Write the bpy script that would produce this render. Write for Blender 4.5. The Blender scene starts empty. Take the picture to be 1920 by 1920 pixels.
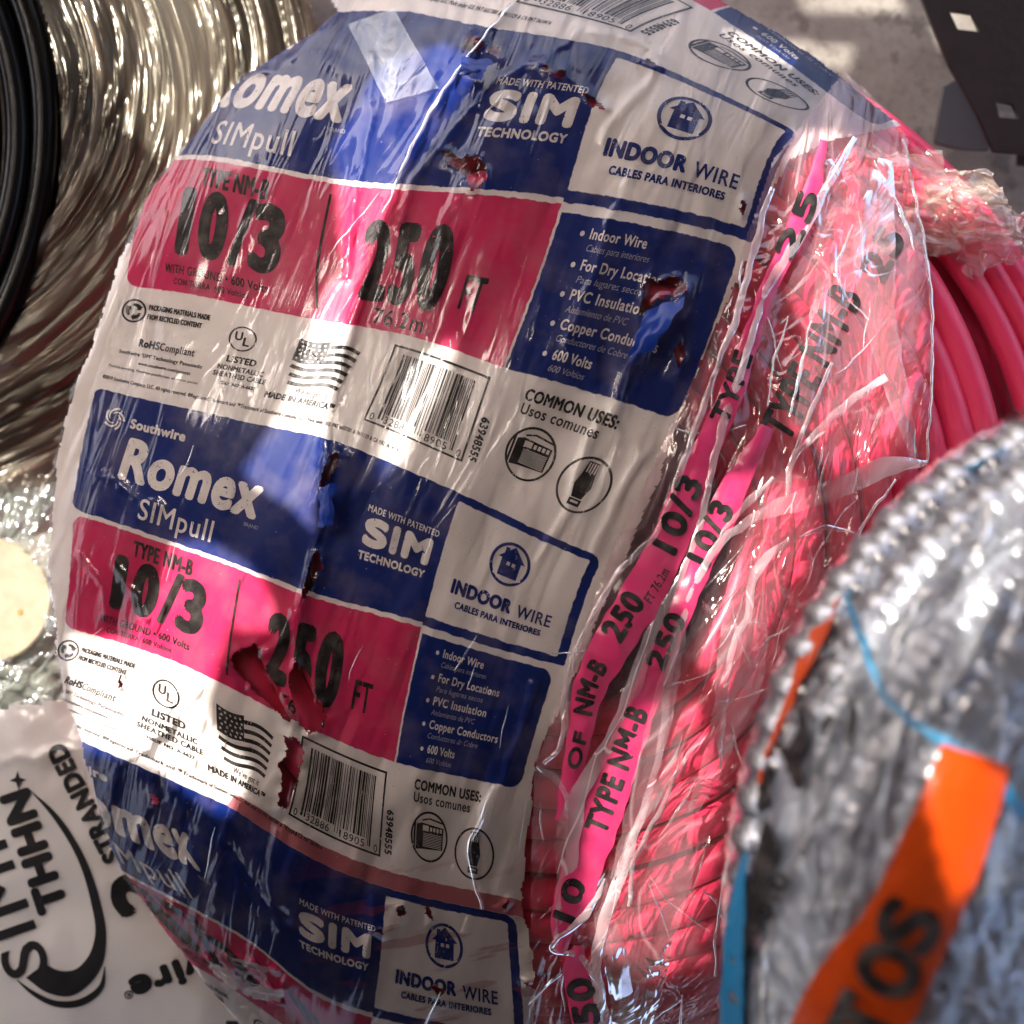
import bpy, math, random
import numpy as np
from mathutils import Vector

# ------------------------------------------------------------------ scale, camera, light
U = 0.0002            # metres per unit: layout units are fifths of a millimetre
D = 2600.0            # camera height above the label, in units
scn = bpy.context.scene
random.seed(4); rng = np.random.default_rng(4)

cam_d = bpy.data.cameras.new("camera"); cam = bpy.data.objects.new("camera", cam_d)
scn.collection.objects.link(cam); scn.camera = cam
cam.location = (0, 0, D*U)
cam_d.sensor_width = 36; cam_d.lens = 36*D/1920.0
cam_d.clip_start = 0.01; cam_d.clip_end = 50
cam_d.dof.use_dof = True; cam_d.dof.focus_distance = (D+70)*U; cam_d.dof.aperture_fstop = 4.6

SUN = Vector((-0.45, 0.35, 0.80)).normalized()        # towards the sun
w = bpy.data.worlds.new("World"); scn.world = w; w.use_nodes = True
nt = w.node_tree; bg = nt.nodes['Background']
sky = nt.nodes.new('ShaderNodeTexSky'); sky.sky_type = 'NISHITA'; sky.sun_disc = False
sky.sun_elevation = math.asin(SUN.z); sky.sun_rotation = math.atan2(SUN.x, SUN.y)
sky.air_density = 0.5; sky.dust_density = 7.0; sky.ozone_density = 0.0; sky.altitude = 200
nt.links.new(sky.outputs[0], bg.inputs[0]); bg.inputs[1].default_value = 0.15
sl = bpy.data.lights.new("sun", 'SUN'); so = bpy.data.objects.new("sun", sl); scn.collection.objects.link(so)
sl.energy = 2.0; sl.angle = math.radians(0.4); sl.color = (1.0, 0.95, 0.87)
so.rotation_euler = (-SUN).to_track_quat('-Z', 'Y').to_euler(); so.location = SUN*3
scn.view_settings.view_transform = 'Standard'; scn.view_settings.look = 'None'
scn.view_settings.exposure = 2.12; scn.view_settings.gamma = 1
scn.view_settings.use_curve_mapping = False
scn.cycles.transparent_max_bounces = 24; scn.cycles.max_bounces = 5; scn.cycles.diffuse_bounces = 3; scn.cycles.glossy_bounces = 3
scn.cycles.sample_clamp_indirect = 4

# ------------------------------------------------------------------ numpy noise
def _h(ix, iy, s):
    n = (ix.astype(np.int64)*374761393 + iy.astype(np.int64)*668265263 + s*1442695041) & 0xffffffff
    n = ((n ^ (n >> 13))*1274126177) & 0xffffffff
    n = ((n ^ (n >> 16))*2246822519) & 0xffffffff
    return ((n ^ (n >> 15)) & 0xffff)/65535.0
def pn(x, y, s=0):
    x = np.asarray(x, float); y = np.asarray(y, float)
    ix = np.floor(x); iy = np.floor(y); fx = x-ix; fy = y-iy
    u = fx*fx*fx*(fx*(fx*6-15)+10); v = fy*fy*fy*(fy*(fy*6-15)+10)
    def g(a, b):
        t = _h(ix+a, iy+b, s)*2*math.pi
        return np.cos(t)*(fx-a)+np.sin(t)*(fy-b)
    return 1.4*((g(0, 0)*(1-u)+g(1, 0)*u)*(1-v)+(g(0, 1)*(1-u)+g(1, 1)*u)*v)
def fbm(x, y, s=0, o=4):
    r = 0; a = 1
    for i in range(o):
        r = r+a*pn(x*2**i, y*2**i, s+i*7); a *= .5
    return r
def crease(x, y, s=0):
    wx = x+.6*pn(x*.7, y*.7, s+50); wy = y+.6*pn(x*.7+9, y*.7, s+51)
    return np.abs(pn(wx, wy, s))+.5*np.abs(pn(wx*2.1, wy*2.1, s+3))+.22*np.abs(pn(wx*4.3, wy*4.3, s+5))
def crease1(x, y, s=0):
    wx = x+.5*pn(x*.7, y*.7, s+50); wy = y+.5*pn(x*.7+9, y*.7, s+51)
    return np.sqrt(pn(wx, wy, s)**2+.002)+.35*np.sqrt(pn(wx*2.1, wy*2.1, s+3)**2+.004)
def sstep(e0, e1, x):
    t = np.clip((x-e0)/(e1-e0), 0, 1); return t*t*(3-2*t)

# ------------------------------------------------------------------ label warp: print space (s,t) -> layout
AN = np.array([
(330,-460,630,335),(710,-460,1060,372),(1000,-455,1412,455),(0,-460,290,297),
(710,-700,1165,95),(1000,-700,1500,250),(330,-700,770,20),
(0,-230,235,535),(330,-230,600,600),(710,-230,945,690),(985,-225,1265,795),
(97,-294,330,478),(277,-302,522,512),(265,-407,532,385),(93,-389,345,365),
(121,-474,390,275),(262,-489,545,282),(344,-605,665,150),
(710,-930,1335,22),(985,-930,1640,238),(330,-930,930,-140),
(0,0,185,728),(190,0,370,770),(450,0,625,825),(710,0,865,925),(1000,0,1130,1045),
(0,240,140,955),(190,240,320,1015),(445,240,565,1105),(710,240,795,1167),(1000,245,1058,1250),
(0,470,120,1175),(240,470,330,1240),(710,470,742,1430),(985,470,975,1480),
(150,700,158,1392),(0,700,60,1345),(300,700,400,1500),(710,700,725,1665),(1000,700,968,1718),
(344,795,345,1550),(548,836,560,1745),(683,843,690,1795),
(160,940,240,1640),(300,940,430,1740),(710,940,700,1900),(1000,945,985,1960),
(160,1170,400,1830),(350,1170,600,1980),(710,1170,690,2140),(1000,1170,990,2190)], float)
def _k(d): return np.where(d > 0, d*d*np.log(d+1e-9), 0)
_n = len(AN); _d = np.linalg.norm(AN[:, None, :2]-AN[None, :, :2], axis=2)
_M = np.zeros((_n+3, _n+3)); _M[:_n, :_n] = _k(_d)+np.eye(_n)*2000
_P = np.c_[np.ones(_n), AN[:, :2]]; _M[:_n, _n:] = _P; _M[_n:, :_n] = _P.T
_W = np.linalg.solve(_M, np.r_[AN[:, 2:], np.zeros((3, 2))])
def warp(q):
    q = np.asarray(q, float); d = np.linalg.norm(q[:, None]-AN[None, :, :2], axis=2)
    return np.c_[_k(d), np.ones(len(q)), q]@_W

# ------------------------------------------------------------------ surfaces of the coil
def dome(px, py):
    rho = np.sqrt((px-1040)**2+((py-1005)/1.05)**2)
    a = np.minimum(rho, 1020)/1065
    return -380*(1-np.sqrt(1-a*a))-(np.maximum(rho, 1020)-1020)*1.0
HOLES = [
 [(865,88),(888,65),(909,78),(900,97),(880,97)],
 [(917,97),(925,82),(938,92),(933,103)],
 [(1010,122),(1027,124),(1039,132),(1033,136),(1017,131)],
 [(1037,137),(1045,127),(1061,133),(1061,146),(1043,144)],
 [(1095,172),(1113,183),(1130,195),(1137,207),(1110,200),(1100,192)],
 [(823,283),(840,280),(857,293),(868,303),(873,288),(899,293),(915,317),(914,335),(898,354),(886,360),(872,335),(852,312),(838,303)],
 [(1196,590),(1208,545),(1213,520),(1230,527),(1262,517),(1289,529),(1291,546),(1266,553),(1236,558),(1210,585)],
 [(1262,655),(1275,640),(1286,665),(1272,697)],
 [(611,872),(618,855),(634,848),(639,858),(624,886),(610,905),(604,942),(598,935),(602,900)],
 [(596,1030),(604,1060),(592,1092),(573,1120),(562,1130),(571,1090),(584,1045)],
 [(428,1240),(440,1222),(478,1207),(492,1222),(501,1262),(527,1292),(553,1350),(538,1352),(500,1314),(470,1288),(447,1262)],
 [(554,1240),(577,1255),(592,1300),(612,1342),(600,1372),(575,1377),(560,1350),(545,1300),(540,1262)],
 [(531,1378),(563,1388),(569,1413),(554,1480),(541,1516),(518,1512),(530,1467),(521,1437),(538,1413)],
 [(388,1796),(420,1815),(470,1845),(532,1857),(527,1882),(480,1872),(430,1850),(400,1825)],
 [(427,1793),(470,1803),(517,1819),(500,1824),(440,1804)],
 [(742,1702),(757,1698),(761,1712),(750,1720)],[(796,1702),(805,1699),(815,1727),(803,1722)],
 [(808,1850),(822,1845),(835,1858),(822,1870)],[(983,1842),(1007,1836),(1000,1854),(988,1852)],
 [(1206,112),(1218,109),(1231,125),(1219,122)],[(221,1265),(229,1262),(229,1288),(223,1290)],
 [(283,1488),(295,1494),(295,1514),(286,1508)],[(700,1745),(718,1742),(716,1752)],[(945,1700),(953,1685),(956,1692),(949,1712)],
 [(1388,380),(1394,372),(1397,392),(1390,404)],[(316,1690),(326,1688),(322,1702)],
]
def inpoly(x, y, poly):
    r = np.zeros(x.shape, bool); n = len(poly)
    for i in range(n):
        x0, y0 = poly[i]; x1, y1 = poly[(i+1) % n]
        if y0 == y1: continue
        c = ((y0 > y) != (y1 > y)) & (x < (x1-x0)*(y-y0)/(y1-y0)+x0); r ^= c
    return r
def segdist(x, y, pts, closed=False):
    d = np.full(x.shape, 1e9); n = len(pts)
    for i in range(n if closed else n-1):
        x0, y0 = pts[i]; x1, y1 = pts[(i+1) % n]
        l = (x1-x0)**2+(y1-y0)**2+1e-9
        t = np.clip(((x-x0)*(x1-x0)+(y-y0)*(y1-y0))/l, 0, 1)
        d = np.minimum(d, np.hypot(x-x0-t*(x1-x0), y-y0-t*(y1-y0)))
    return d
def jag(x, y, a=5):
    return x+a*pn(x/13, y/13, 91)+a*.35*pn(x/6, y/6, 95), y+a*pn(x/13, y/13, 92)+a*.35*pn(x/6, y/6, 96)
def in_holes(x, y):
    jx, jy = jag(x, y); r = np.zeros(x.shape, bool)
    for h in HOLES:
        a = np.array(h); m = (x > a[:, 0].min()-12) & (x < a[:, 0].max()+12) & (y > a[:, 1].min()-12) & (y < a[:, 1].max()+12)
        if m.any():
            q = np.zeros(x.shape, bool); q[m] = inpoly(jx[m], jy[m], h); r |= q
    return r
# ridges pressed into the printed film: path, half width, height
RIDGE = [([(960,8),(905,60),(868,110),(800,230),(742,330),(700,470),(655,620),(618,760),(606,880),(596,1000),(566,1120),(552,1240),(548,1380)],9,9),
 ([(1010,115),(930,150),(850,240),(780,330),(745,420)],8,8),([(700,100),(690,260),(665,380),(650,520)],7,6),
 ([(1085,60),(1020,110)],7,7),([(1230,120),(1210,160),(1160,210),(1130,260)],9,7),
 ([(1180,330),(1140,420),(1110,520),(1060,640)],8,6),([(1290,540),(1230,620),(1170,700),(1150,780)],12,12),
 ([(925,1480),(895,1550),(880,1585),(884,1640),(905,1700)],6,9),([(1000,1280),(975,1370),(940,1460),(905,1560)],7,6),
 ([(500,1220),(540,1190),(552,1150)],8,8),([(330,1300),(280,1400),(220,1430),(200,1520)],7,8),([(370,1290),(300,1380),(230,1410)],6,7),
 ([(250,1400),(290,1440),(300,1500)],12,-10),([(430,1590),(470,1650),(530,1720)],14,-9),([(290,1440),(270,1540),(240,1600)],9,8),
 ([(150,880),(210,900),(250,930),(300,950)],9,6),([(150,1040),(190,1100),(200,1160)],8,7),([(215,1050),(250,1110),(270,1160)],8,7),
 ([(1120,800),(1080,880),(1060,960),(1010,1050)],7,5),([(1200,850),(1140,960),(1110,1040)],8,6),([(1110,60),(1180,70),(1240,100)],8,5),
 ([(950,190),(880,300),(830,420),(810,560)],7,5),([(455,140),(520,130),(600,60)],8,7),([(1650,190),(1600,170),(1540,110)],9,8),
 ([(440,1500),(410,1600),(400,1700)],7,6),([(520,1560),(500,1650),(520,1740)],8,7),([(700,1690),(690,1790),(650,1880)],7,5)]
def zlabel(px, py):
    px = np.asarray(px, float); py = np.asarray(py, float)
    a = px*.94+py*.33; b = -px*.33+py*.94
    z = dome(px, py)
    z = z+8*fbm(a/150, b/420, 11, 2)+3.4*np.abs(pn(a/46+.5*pn(a/90, b/120, 5), b/300, 12))*sstep(-.3, .5, pn(px/200, py/200, 13))
    z = z+.7*pn(a/26, b/90, 14)
    rum = np.maximum(sstep(420, 120, py)*sstep(1250, 950, px), sstep(190, 90, np.hypot(px-190, (py-1080)*.6)))
    rum = np.maximum(rum, sstep(170, 60, np.hypot((px-330)*.7, py-1440)))
    z = z+rum*7*crease1(a/70, b/130, 16)
    for pts, wd, h in RIDGE:
        A = np.array(pts); m = (px > A[:, 0].min()-5*wd) & (px < A[:, 0].max()+5*wd) & (py > A[:, 1].min()-5*wd) & (py < A[:, 1].max()+5*wd)
        if m.any():
            xx = px[m]+6*pn(px[m]/40, py[m]/40, 77); yy = py[m]+6*pn(px[m]/40, py[m]/40, 78)
            d = segdist(xx, yy, pts)/wd; q = np.zeros(px.shape); q[m] = h*1.15*np.exp(-d*1.3)*np.minimum(1, d*2+.5); z = z+q
    for h in HOLES:                                      # torn rims curl upwards
        A = np.array(h); m = (px > A[:, 0].min()-45) & (px < A[:, 0].max()+45) & (py > A[:, 1].min()-45) & (py < A[:, 1].max()+45)
        if m.any():
            d = segdist(px[m], py[m], h, True); q = np.zeros(px.shape)
            q[m] = (6+7*pn(px[m]/26, py[m]/26, 31))*np.exp(-d/10); z = z+q
    return z
def zfilm(px, py):
    """clear outer wrap: taut over the print, slack and crumpled right of it"""
    px = np.asarray(px, float); py = np.asarray(py, float)
    edge = np.interp(py, [0,300,650,1050,1450,1920], [1700,1450,1330,1140,1010,1000])
    k = sstep(-60, 90, px-edge); a = px*.94+py*.33; b = -px*.33+py*.94
    z = zlabel(px, py)*(1-k)+(dome(px, py)-4)*k+5
    z = z+k*(30*crease1(a/110, b/260, 21)+6*crease1(a/50, b/110, 24))
    z = z+(1-k)*(2.2*crease1(a/60, b/260, 41)+1.2*sstep(.1, .6, pn(px/160, py/160, 44))*crease1(a/16, b/60, 42))
    return z
def W3(px, py, z):
    f = (D-z)/D*U
    return np.stack([(px-960)*f, (960-py)*f, z*U+0*px], -1)

# ------------------------------------------------------------------ mesh helpers
def mesh_obj(name, V, F, mat, parent=None, uv=None, smooth=True):
    me = bpy.data.meshes.new(name)
    V = np.asarray(V, float)
    if isinstance(F, np.ndarray):
        n, k = F.shape
        me.vertices.add(len(V)); me.vertices.foreach_set('co', V.ravel())
        me.loops.add(n*k); me.loops.foreach_set('vertex_index', F.ravel().astype(np.int32))
        me.polygons.add(n); me.polygons.foreach_set('loop_start', np.arange(0, n*k, k, dtype=np.int32))
        me.update(calc_edges=True)
    else:
        me.from_pydata([tuple(v) for v in V], [], [tuple(int(i) for i in f) for f in F])
    if uv is not None:
        l = me.uv_layers.new(name='UVMap'); li = np.zeros(len(me.loops), np.int32)
        me.loops.foreach_get('vertex_index', li); l.data.foreach_set('uv', np.asarray(uv, float)[li].ravel())
    if smooth: me.polygons.foreach_set('use_smooth', np.ones(len(me.polygons), bool))
    me.validate(); me.update()
    o = bpy.data.objects.new(name, me); scn.collection.objects.link(o)
    if mat: me.materials.append(mat)
    if parent: o.parent = parent
    return o
def grid_faces(nx, ny, keep=None):
    i = np.arange(ny-1)[:, None]*nx+np.arange(nx-1)[None]
    F = np.stack([i, i+nx, i+nx+1, i+1], -1).reshape(-1, 4)
    if keep is not None: F = F[keep.ravel()]
    return F
def compact(V, F, uv=None):
    u, inv = np.unique(F, return_inverse=True)
    return V[u], inv.reshape(F.shape), (uv[u] if uv is not None else None)
def thing(name, label, cat, group=None, loc=(0, 0, 0)):
    o = bpy.data.objects.new(name, None); o.empty_display_size = .01; scn.collection.objects.link(o)
    o['label'] = label; o['category'] = cat
    if group: o['group'] = group
    return o
def tube_mesh(path, rad, nr=12, closed=True, rib=None):
    """path (n,3) metres, rad scalar or array"""
    path = np.asarray(path); n = len(path)
    tan = np.roll(path, -1, 0)-np.roll(path, 1, 0)
    if not closed: tan[0] = path[1]-path[0]; tan[-1] = path[-1]-path[-2]
    tan /= np.linalg.norm(tan, axis=1)[:, None]+1e-12
    up = np.array([0, 0, 1.0]); sd = np.cross(tan, up); sd /= np.linalg.norm(sd, axis=1)[:, None]+1e-12
    bn = np.cross(sd, tan); th = np.linspace(0, 2*math.pi, nr, endpoint=False)
    r = np.broadcast_to(np.asarray(rad, float), (n,))[:, None, None]
    V = path[:, None]+r*(np.cos(th)[None, :, None]*sd[:, None]+np.sin(th)[None, :, None]*bn[:, None])
    m = n if closed else n-1
    i = np.arange(m)[:, None]; j = np.arange(nr)[None]
    a = i*nr+j; b = i*nr+(j+1) % nr; c = ((i+1) % n)*nr+(j+1) % nr; d = ((i+1) % n)*nr+j
    return V.reshape(-1, 3), np.stack([a, b, c, d], -1).reshape(-1, 4)

# ------------------------------------------------------------------ node helpers
class N:
    def __init__(s, name):
        s.m = bpy.data.materials.new(name); s.m.use_nodes = True; s.t = s.m.node_tree
        s.t.nodes.clear(); s.out = s.t.nodes.new('ShaderNodeOutputMaterial')
    def n(s, typ, ins=None, **kw):
        x = s.t.nodes.new('ShaderNode'+typ)
        for k, v in kw.items(): setattr(x, k, v)
        for k, v in (ins or {}).items(): s.set(x.inputs[k], v)
        return x
    def set(s, inp, v):
        if isinstance(v, bpy.types.NodeSocket): s.t.links.new(v, inp)
        elif isinstance(v, bpy.types.Node): s.t.links.new(v.outputs[0], inp)
        else:
            if isinstance(v, tuple) and len(v) == 3 and inp.type == 'RGBA': v = v+(1,)
            inp.default_value = v
    def ma(s, op, a, b=0.0, c=None):
        x = s.t.nodes.new('ShaderNodeMath'); x.operation = op; s.set(x.inputs[0], a); s.set(x.inputs[1], b)
        if c is not None: s.set(x.inputs[2], c)
        return x.outputs[0]
    def mix(s, f, a, b):
        x = s.t.nodes.new('ShaderNodeMix'); x.data_type = 'RGBA'
        s.set(x.inputs[0], f); s.set(x.inputs[6], a); s.set(x.inputs[7], b); return x.outputs[2]
    def rng(s, v, a, b, c=0.0, d=1.0):
        x = s.t.nodes.new('ShaderNodeMapRange'); s.set(x.inputs[0], v)
        for i, q in enumerate((a, b, c, d)): x.inputs[i+1].default_value = q
        return x.outputs[0]
    def noise(s, vec, scale, detail=3, dist=0.0, rough=.5):
        return s.n('TexNoise', noise_dimensions='2D', ins={'Vector': vec, 'Scale': scale, 'Detail': detail, 'Distortion': dist, 'Roughness': rough}).outputs[0]
    def mapv(s, vec, sc=(1, 1, 1), rot=0.0):
        return s.n('Mapping', {'Vector': vec, 'Scale': sc, 'Rotation': (0, 0, rot)}).outputs[0]
    def done(s, sh): s.t.links.new(sh.outputs[0] if isinstance(sh, bpy.types.Node) else sh, s.out.inputs[0]); return s.m
def coords(k):
    """positions in layout units, from object space (metres)"""
    g = k.n('TexCoord').outputs['Object']
    return k.mapv(g, (1/U, 1/U, 1/U))
STR = math.radians(-19.5)

def plain(name, col, rough=.5, metal=0, bump=0, bs=.05, var=0.0, coat=0.0, spec=.5):
    k = N(name); v = coords(k); c = col
    if var:
        nz = k.noise(v, .02, 4); c = k.mix(k.rng(nz, .3, .7, 0, var), col, tuple(x*.35 for x in col))
    b = k.n('BsdfPrincipled', {'Base Color': c, 'Roughness': rough, 'Metallic': metal, 'Coat Weight': coat, 'Specular IOR Level': spec})
    if bump:
        k.set(b.inputs['Normal'], k.n('Bump', {'Height': k.noise(v, bs, 4), 'Strength': bump, 'Distance': 5*U}))
    return k.done(b)

BLUE = (.005, .022, .165); PINK = (.60, .030, .125); WHITE = (.85, .79, .75)
def film_bump(k, v, st=.35):
    r = k.mapv(k.n('VectorRotate', {'Vector': v, 'Angle': -STR}, rotation_type='Z_AXIS').outputs[0], (1, .12, .3))
    h = k.ma('ADD', k.noise(r, .02, 2, .3), k.ma('MULTIPLY', k.noise(v, .35, 1), .012))
    return k.n('Bump', {'Height': h, 'Strength': st, 'Distance': 9*U})

def label_material():
    k = N('printed film'); uv = k.n('UVMap').outputs[0]; v = coords(k)
    sx = k.n('SeparateXYZ', {0: uv}); s = sx.outputs[0]; ta = sx.outputs[1]
    s = k.ma('ADD', s, k.rng(k.noise(v, .06, 2), 0, 1, -2, 2))
    ta = k.ma('ADD', ta, k.rng(k.noise(v, .05, 2), 0, 1, -2.5, 2.5))
    t = k.ma('FLOORED_MODULO', ta, 700.0)
    def box(s0, t0, s1, t1, r):
        qx = k.ma('SUBTRACT', k.ma('ABSOLUTE', k.ma('SUBTRACT', s, (s0+s1)/2)), (s1-s0)/2-r)
        qy = k.ma('SUBTRACT', k.ma('ABSOLUTE', k.ma('SUBTRACT', t, (t0+t1)/2)), (t1-t0)/2-r)
        mx = k.ma('MAXIMUM', qx, 0.0); my = k.ma('MAXIMUM', qy, 0.0)
        d = k.ma('SQRT', k.ma('ADD', k.ma('MULTIPLY', mx, mx), k.ma('MULTIPLY', my, my)))
        d = k.ma('ADD', d, k.ma('MINIMUM', k.ma('MAXIMUM', qx, qy), 0.0))
        return k.rng(d, r-.7, r+.7, 1, 0)
    col = WHITE
    col = k.mix(box(350, 668, 1040, 700, 1), col, k.mix(k.ma('MULTIPLY', k.rng(ta, 590, 592), k.rng(ta, 760, 762, 1, 0)), WHITE, (.50, .15, .17)))
    col = k.mix(box(0, 0, 1000, 240, 24), col, BLUE); col = k.mix(box(-6, 0, 600, 240, 14), col, BLUE)
    col = k.mix(box(400, 200, 1000, 245, 5), col, BLUE)
    col = k.mix(box(710, 15, 982, 229, 4), col, WHITE)
    col = k.mix(box(400, 240, 708, 247, 1), col, WHITE)
    col = k.mix(box(0, 248, 707, 470, 22), col, PINK); col = k.mix(box(200, 248, 707, 470, 1), col, PINK)
    col = k.mix(box(711.5, 258, 985, 470, 22), col, BLUE); col = k.mix(box(711.5, 258, 860, 470, 1), col, BLUE)
    # wear: dust, specks, rubbed patches
    dirt = k.rng(k.noise(v, .012, 5), .45, .75, 0, .16)
    col = k.mix(dirt, col, (.42, .33, .29))
    vo = k.n('TexVoronoi', {'Vector': v, 'Scale': .11, 'Randomness': 1}).outputs['Distance']
    gate = k.rng(k.noise(v, .01, 3), .42, .58)
    sp = k.ma('MULTIPLY', k.rng(vo, .055, .10, 1, 0), gate)
    col = k.mix(k.ma('MULTIPLY', sp, .8), col, (.06, .04, .04))
    v2 = k.n('TexVoronoi', {'Vector': v, 'Scale': .045, 'Randomness': 1}).outputs['Distance']
    col = k.mix(k.ma('MULTIPLY', k.rng(v2, .02, .045, 1, 0), .8), col, (.8, .78, .75))
    # rubbed-through red streaks in the lowest repeat
    sm = k.n('TexNoise', {'Vector': k.mapv(k.n('VectorRotate', {'Vector': v, 'Angle': math.radians(-16)}, rotation_type='Z_AXIS').outputs[0], (.25, 1.6, 1)), 'Scale': .02, 'Detail': 4}).outputs[0]
    low = k.ma('MULTIPLY', k.rng(ta, 560, 760), k.rng(s, 500, 760))
    col = k.mix(k.ma('MULTIPLY', k.ma('MULTIPLY', k.rng(sm, .57, .62), low), .45), col, (.40, .07, .08))
    b = k.n('BsdfPrincipled', {'Base Color': col, 'Roughness': .36, 'Specular IOR Level': .18, 'Coat Weight': .04, 'Coat Roughness': .16})
    k.set(b.inputs['Normal'], film_bump(k, v, .4)); k.set(b.inputs['Coat Normal'], film_bump(k, v, .4))
    return k.done(b)
def ink(name, col, worn=.5):
    k = N(name); v = coords(k)
    b = k.n('BsdfPrincipled', {'Base Color': k.mix(k.rng(k.noise(v, .03, 4), .4, .8, 0, .25), col, (.3, .25, .23)), 'Roughness': .36, 'Specular IOR Level': .18, 'Normal': film_bump(k, v, .4)})
    sc = k.noise(k.mapv(v, (1, .5, 1)), .16, 5, 1.5); al = k.rng(sc, .72-.1*worn, .74-.1*worn, 0, 1)
    tr = k.n('BsdfTransparent'); m = k.n('MixShader', {0: al, 1: b, 2: tr})
    return k.done(m)
def clear(name, tint=(.99, .98, .98), milk=.06, mk=(.8, .78, .76), rough=.12, gloss=1.6, bump=.8, fine=1.0, warm=(1, 1, 1), base=.02, aniso=.4, uvm=False):
    k = N(name); v = k.n('UVMap').outputs[0] if uvm else coords(k)
    r = k.mapv(v if uvm else k.n('VectorRotate', {'Vector': v, 'Angle': -STR}, rotation_type='Z_AXIS').outputs[0], (1, aniso, 1))
    wn = k.n('TexNoise', {'Vector': r, 'Scale': .010*fine, 'Detail': 1}, noise_dimensions='2D').outputs[1]
    wv = k.n('VectorMath', {0: r, 1: k.n('VectorMath', {0: wn, 3: 90.0/fine}, operation='SCALE').outputs[0]}, operation='ADD').outputs[0]
    e = k.n('TexVoronoi', {'Vector': wv, 'Scale': .011*fine}, feature='DISTANCE_TO_EDGE', voronoi_dimensions='2D').outputs[0]
    st = k.noise(wv, .036*fine, 2, .5)
    st = k.ma('ABSOLUTE', k.ma('SUBTRACT', st, .5))
    h = k.ma('ADD', k.ma('MULTIPLY', k.ma('MINIMUM', e, .3), 2.2), k.ma('MULTIPLY', st, 4.0))
    bp = k.n('Bump', {'Height': h, 'Strength': bump, 'Distance': 9*U})
    fr = k.n('Fresnel', {'IOR': 1.48, 'Normal': bp}).outputs[0]
    f = k.ma('MINIMUM', k.ma('ADD', k.ma('MULTIPLY', fr, gloss), base), .9)
    gl = k.n('BsdfGlossy', {'Color': warm, 'Roughness': rough, 'Normal': bp})
    ml = k.n('MixShader', {0: .28, 1: k.n('BsdfDiffuse', {'Color': mk, 'Normal': bp}), 2: k.n('BsdfTranslucent', {'Color': mk})})
    mf = k.ma('ADD', k.ma('MULTIPLY', k.rng(k.noise(wv, .006*fine, 2), .38, .68, .12, 1), milk), k.ma('MULTIPLY', k.rng(e, 0, .03, 1, 0), milk*.8))
    a = k.n('MixShader', {0: mf, 1: k.n('BsdfTransparent', {'Color': tint}), 2: ml})
    return k.done(k.n('MixShader', {0: f, 1: a, 2: gl}))

M_label = label_material()
M_white = ink('white ink', WHITE, .35); M_black = ink('black ink', (.018, .016, .016), .25)
M_blue = ink('blue ink', BLUE, .45); M_pale = ink('thin white ink', (.42, .42, .52), .5)
M_tight = clear('taut clear wrap', milk=.0, rough=.09, gloss=.85, bump=.25, fine=.6, base=.0, aniso=.15)
M_slack = clear('slack clear wrap', tint=(1, .95, .96), milk=.20, rough=.10, gloss=2.0, bump=.42, fine=.7, base=.01, aniso=.4, warm=(1, .95, .9), mk=(.95, .55, .60))
M_fold = clear('folded clear wrap', milk=.75, mk=(.95, .76, .78), rough=.14, gloss=1.3, bump=.12, base=.03)
M_thin = clear('creased clear wrap', milk=.45, mk=(.9, .82, .82), rough=.14, gloss=1.4, bump=.1, base=.03)
M_cable = plain('pink cable jacket', (.80, .042, .125), .36, bump=.15, bs=.02, coat=.25)
M_core = plain('shaded core', (.25, .01, .045), .6)

# ------------------------------------------------------------------ THE SETTING
def concrete():
    k = N('concrete'); v = coords(k)
    n = k.noise(v, .004, 6); n2 = k.noise(v, .05, 6); n3 = k.noise(v, .015, 3)
    c = k.mix(k.rng(n, .35, .65), (.20, .175, .15), (.33, .30, .26)); c = k.mix(k.rng(n2, .5, .8, 0, .5), c, (.12, .10, .09))
    c = k.mix(k.rng(n3, .62, .7, 0, .6), c, (.10, .085, .075))
    b = k.n('BsdfPrincipled', {'Base Color': c, 'Roughness': .85, 'Normal': k.n('Bump', {'Height': k.noise(v, .1, 6), 'Strength': .4, 'Distance': 6*U})})
    return k.done(b)
ZF = -680
g = np.linspace(-1, 1, 41)*4.0
X, Y = np.meshgrid(g, g)
fl = mesh_obj('floor', np.stack([X.ravel(), Y.ravel(), np.full(X.size, ZF*U)], -1), grid_faces(41, 41), concrete())
fl['kind'] = 'structure'

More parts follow.
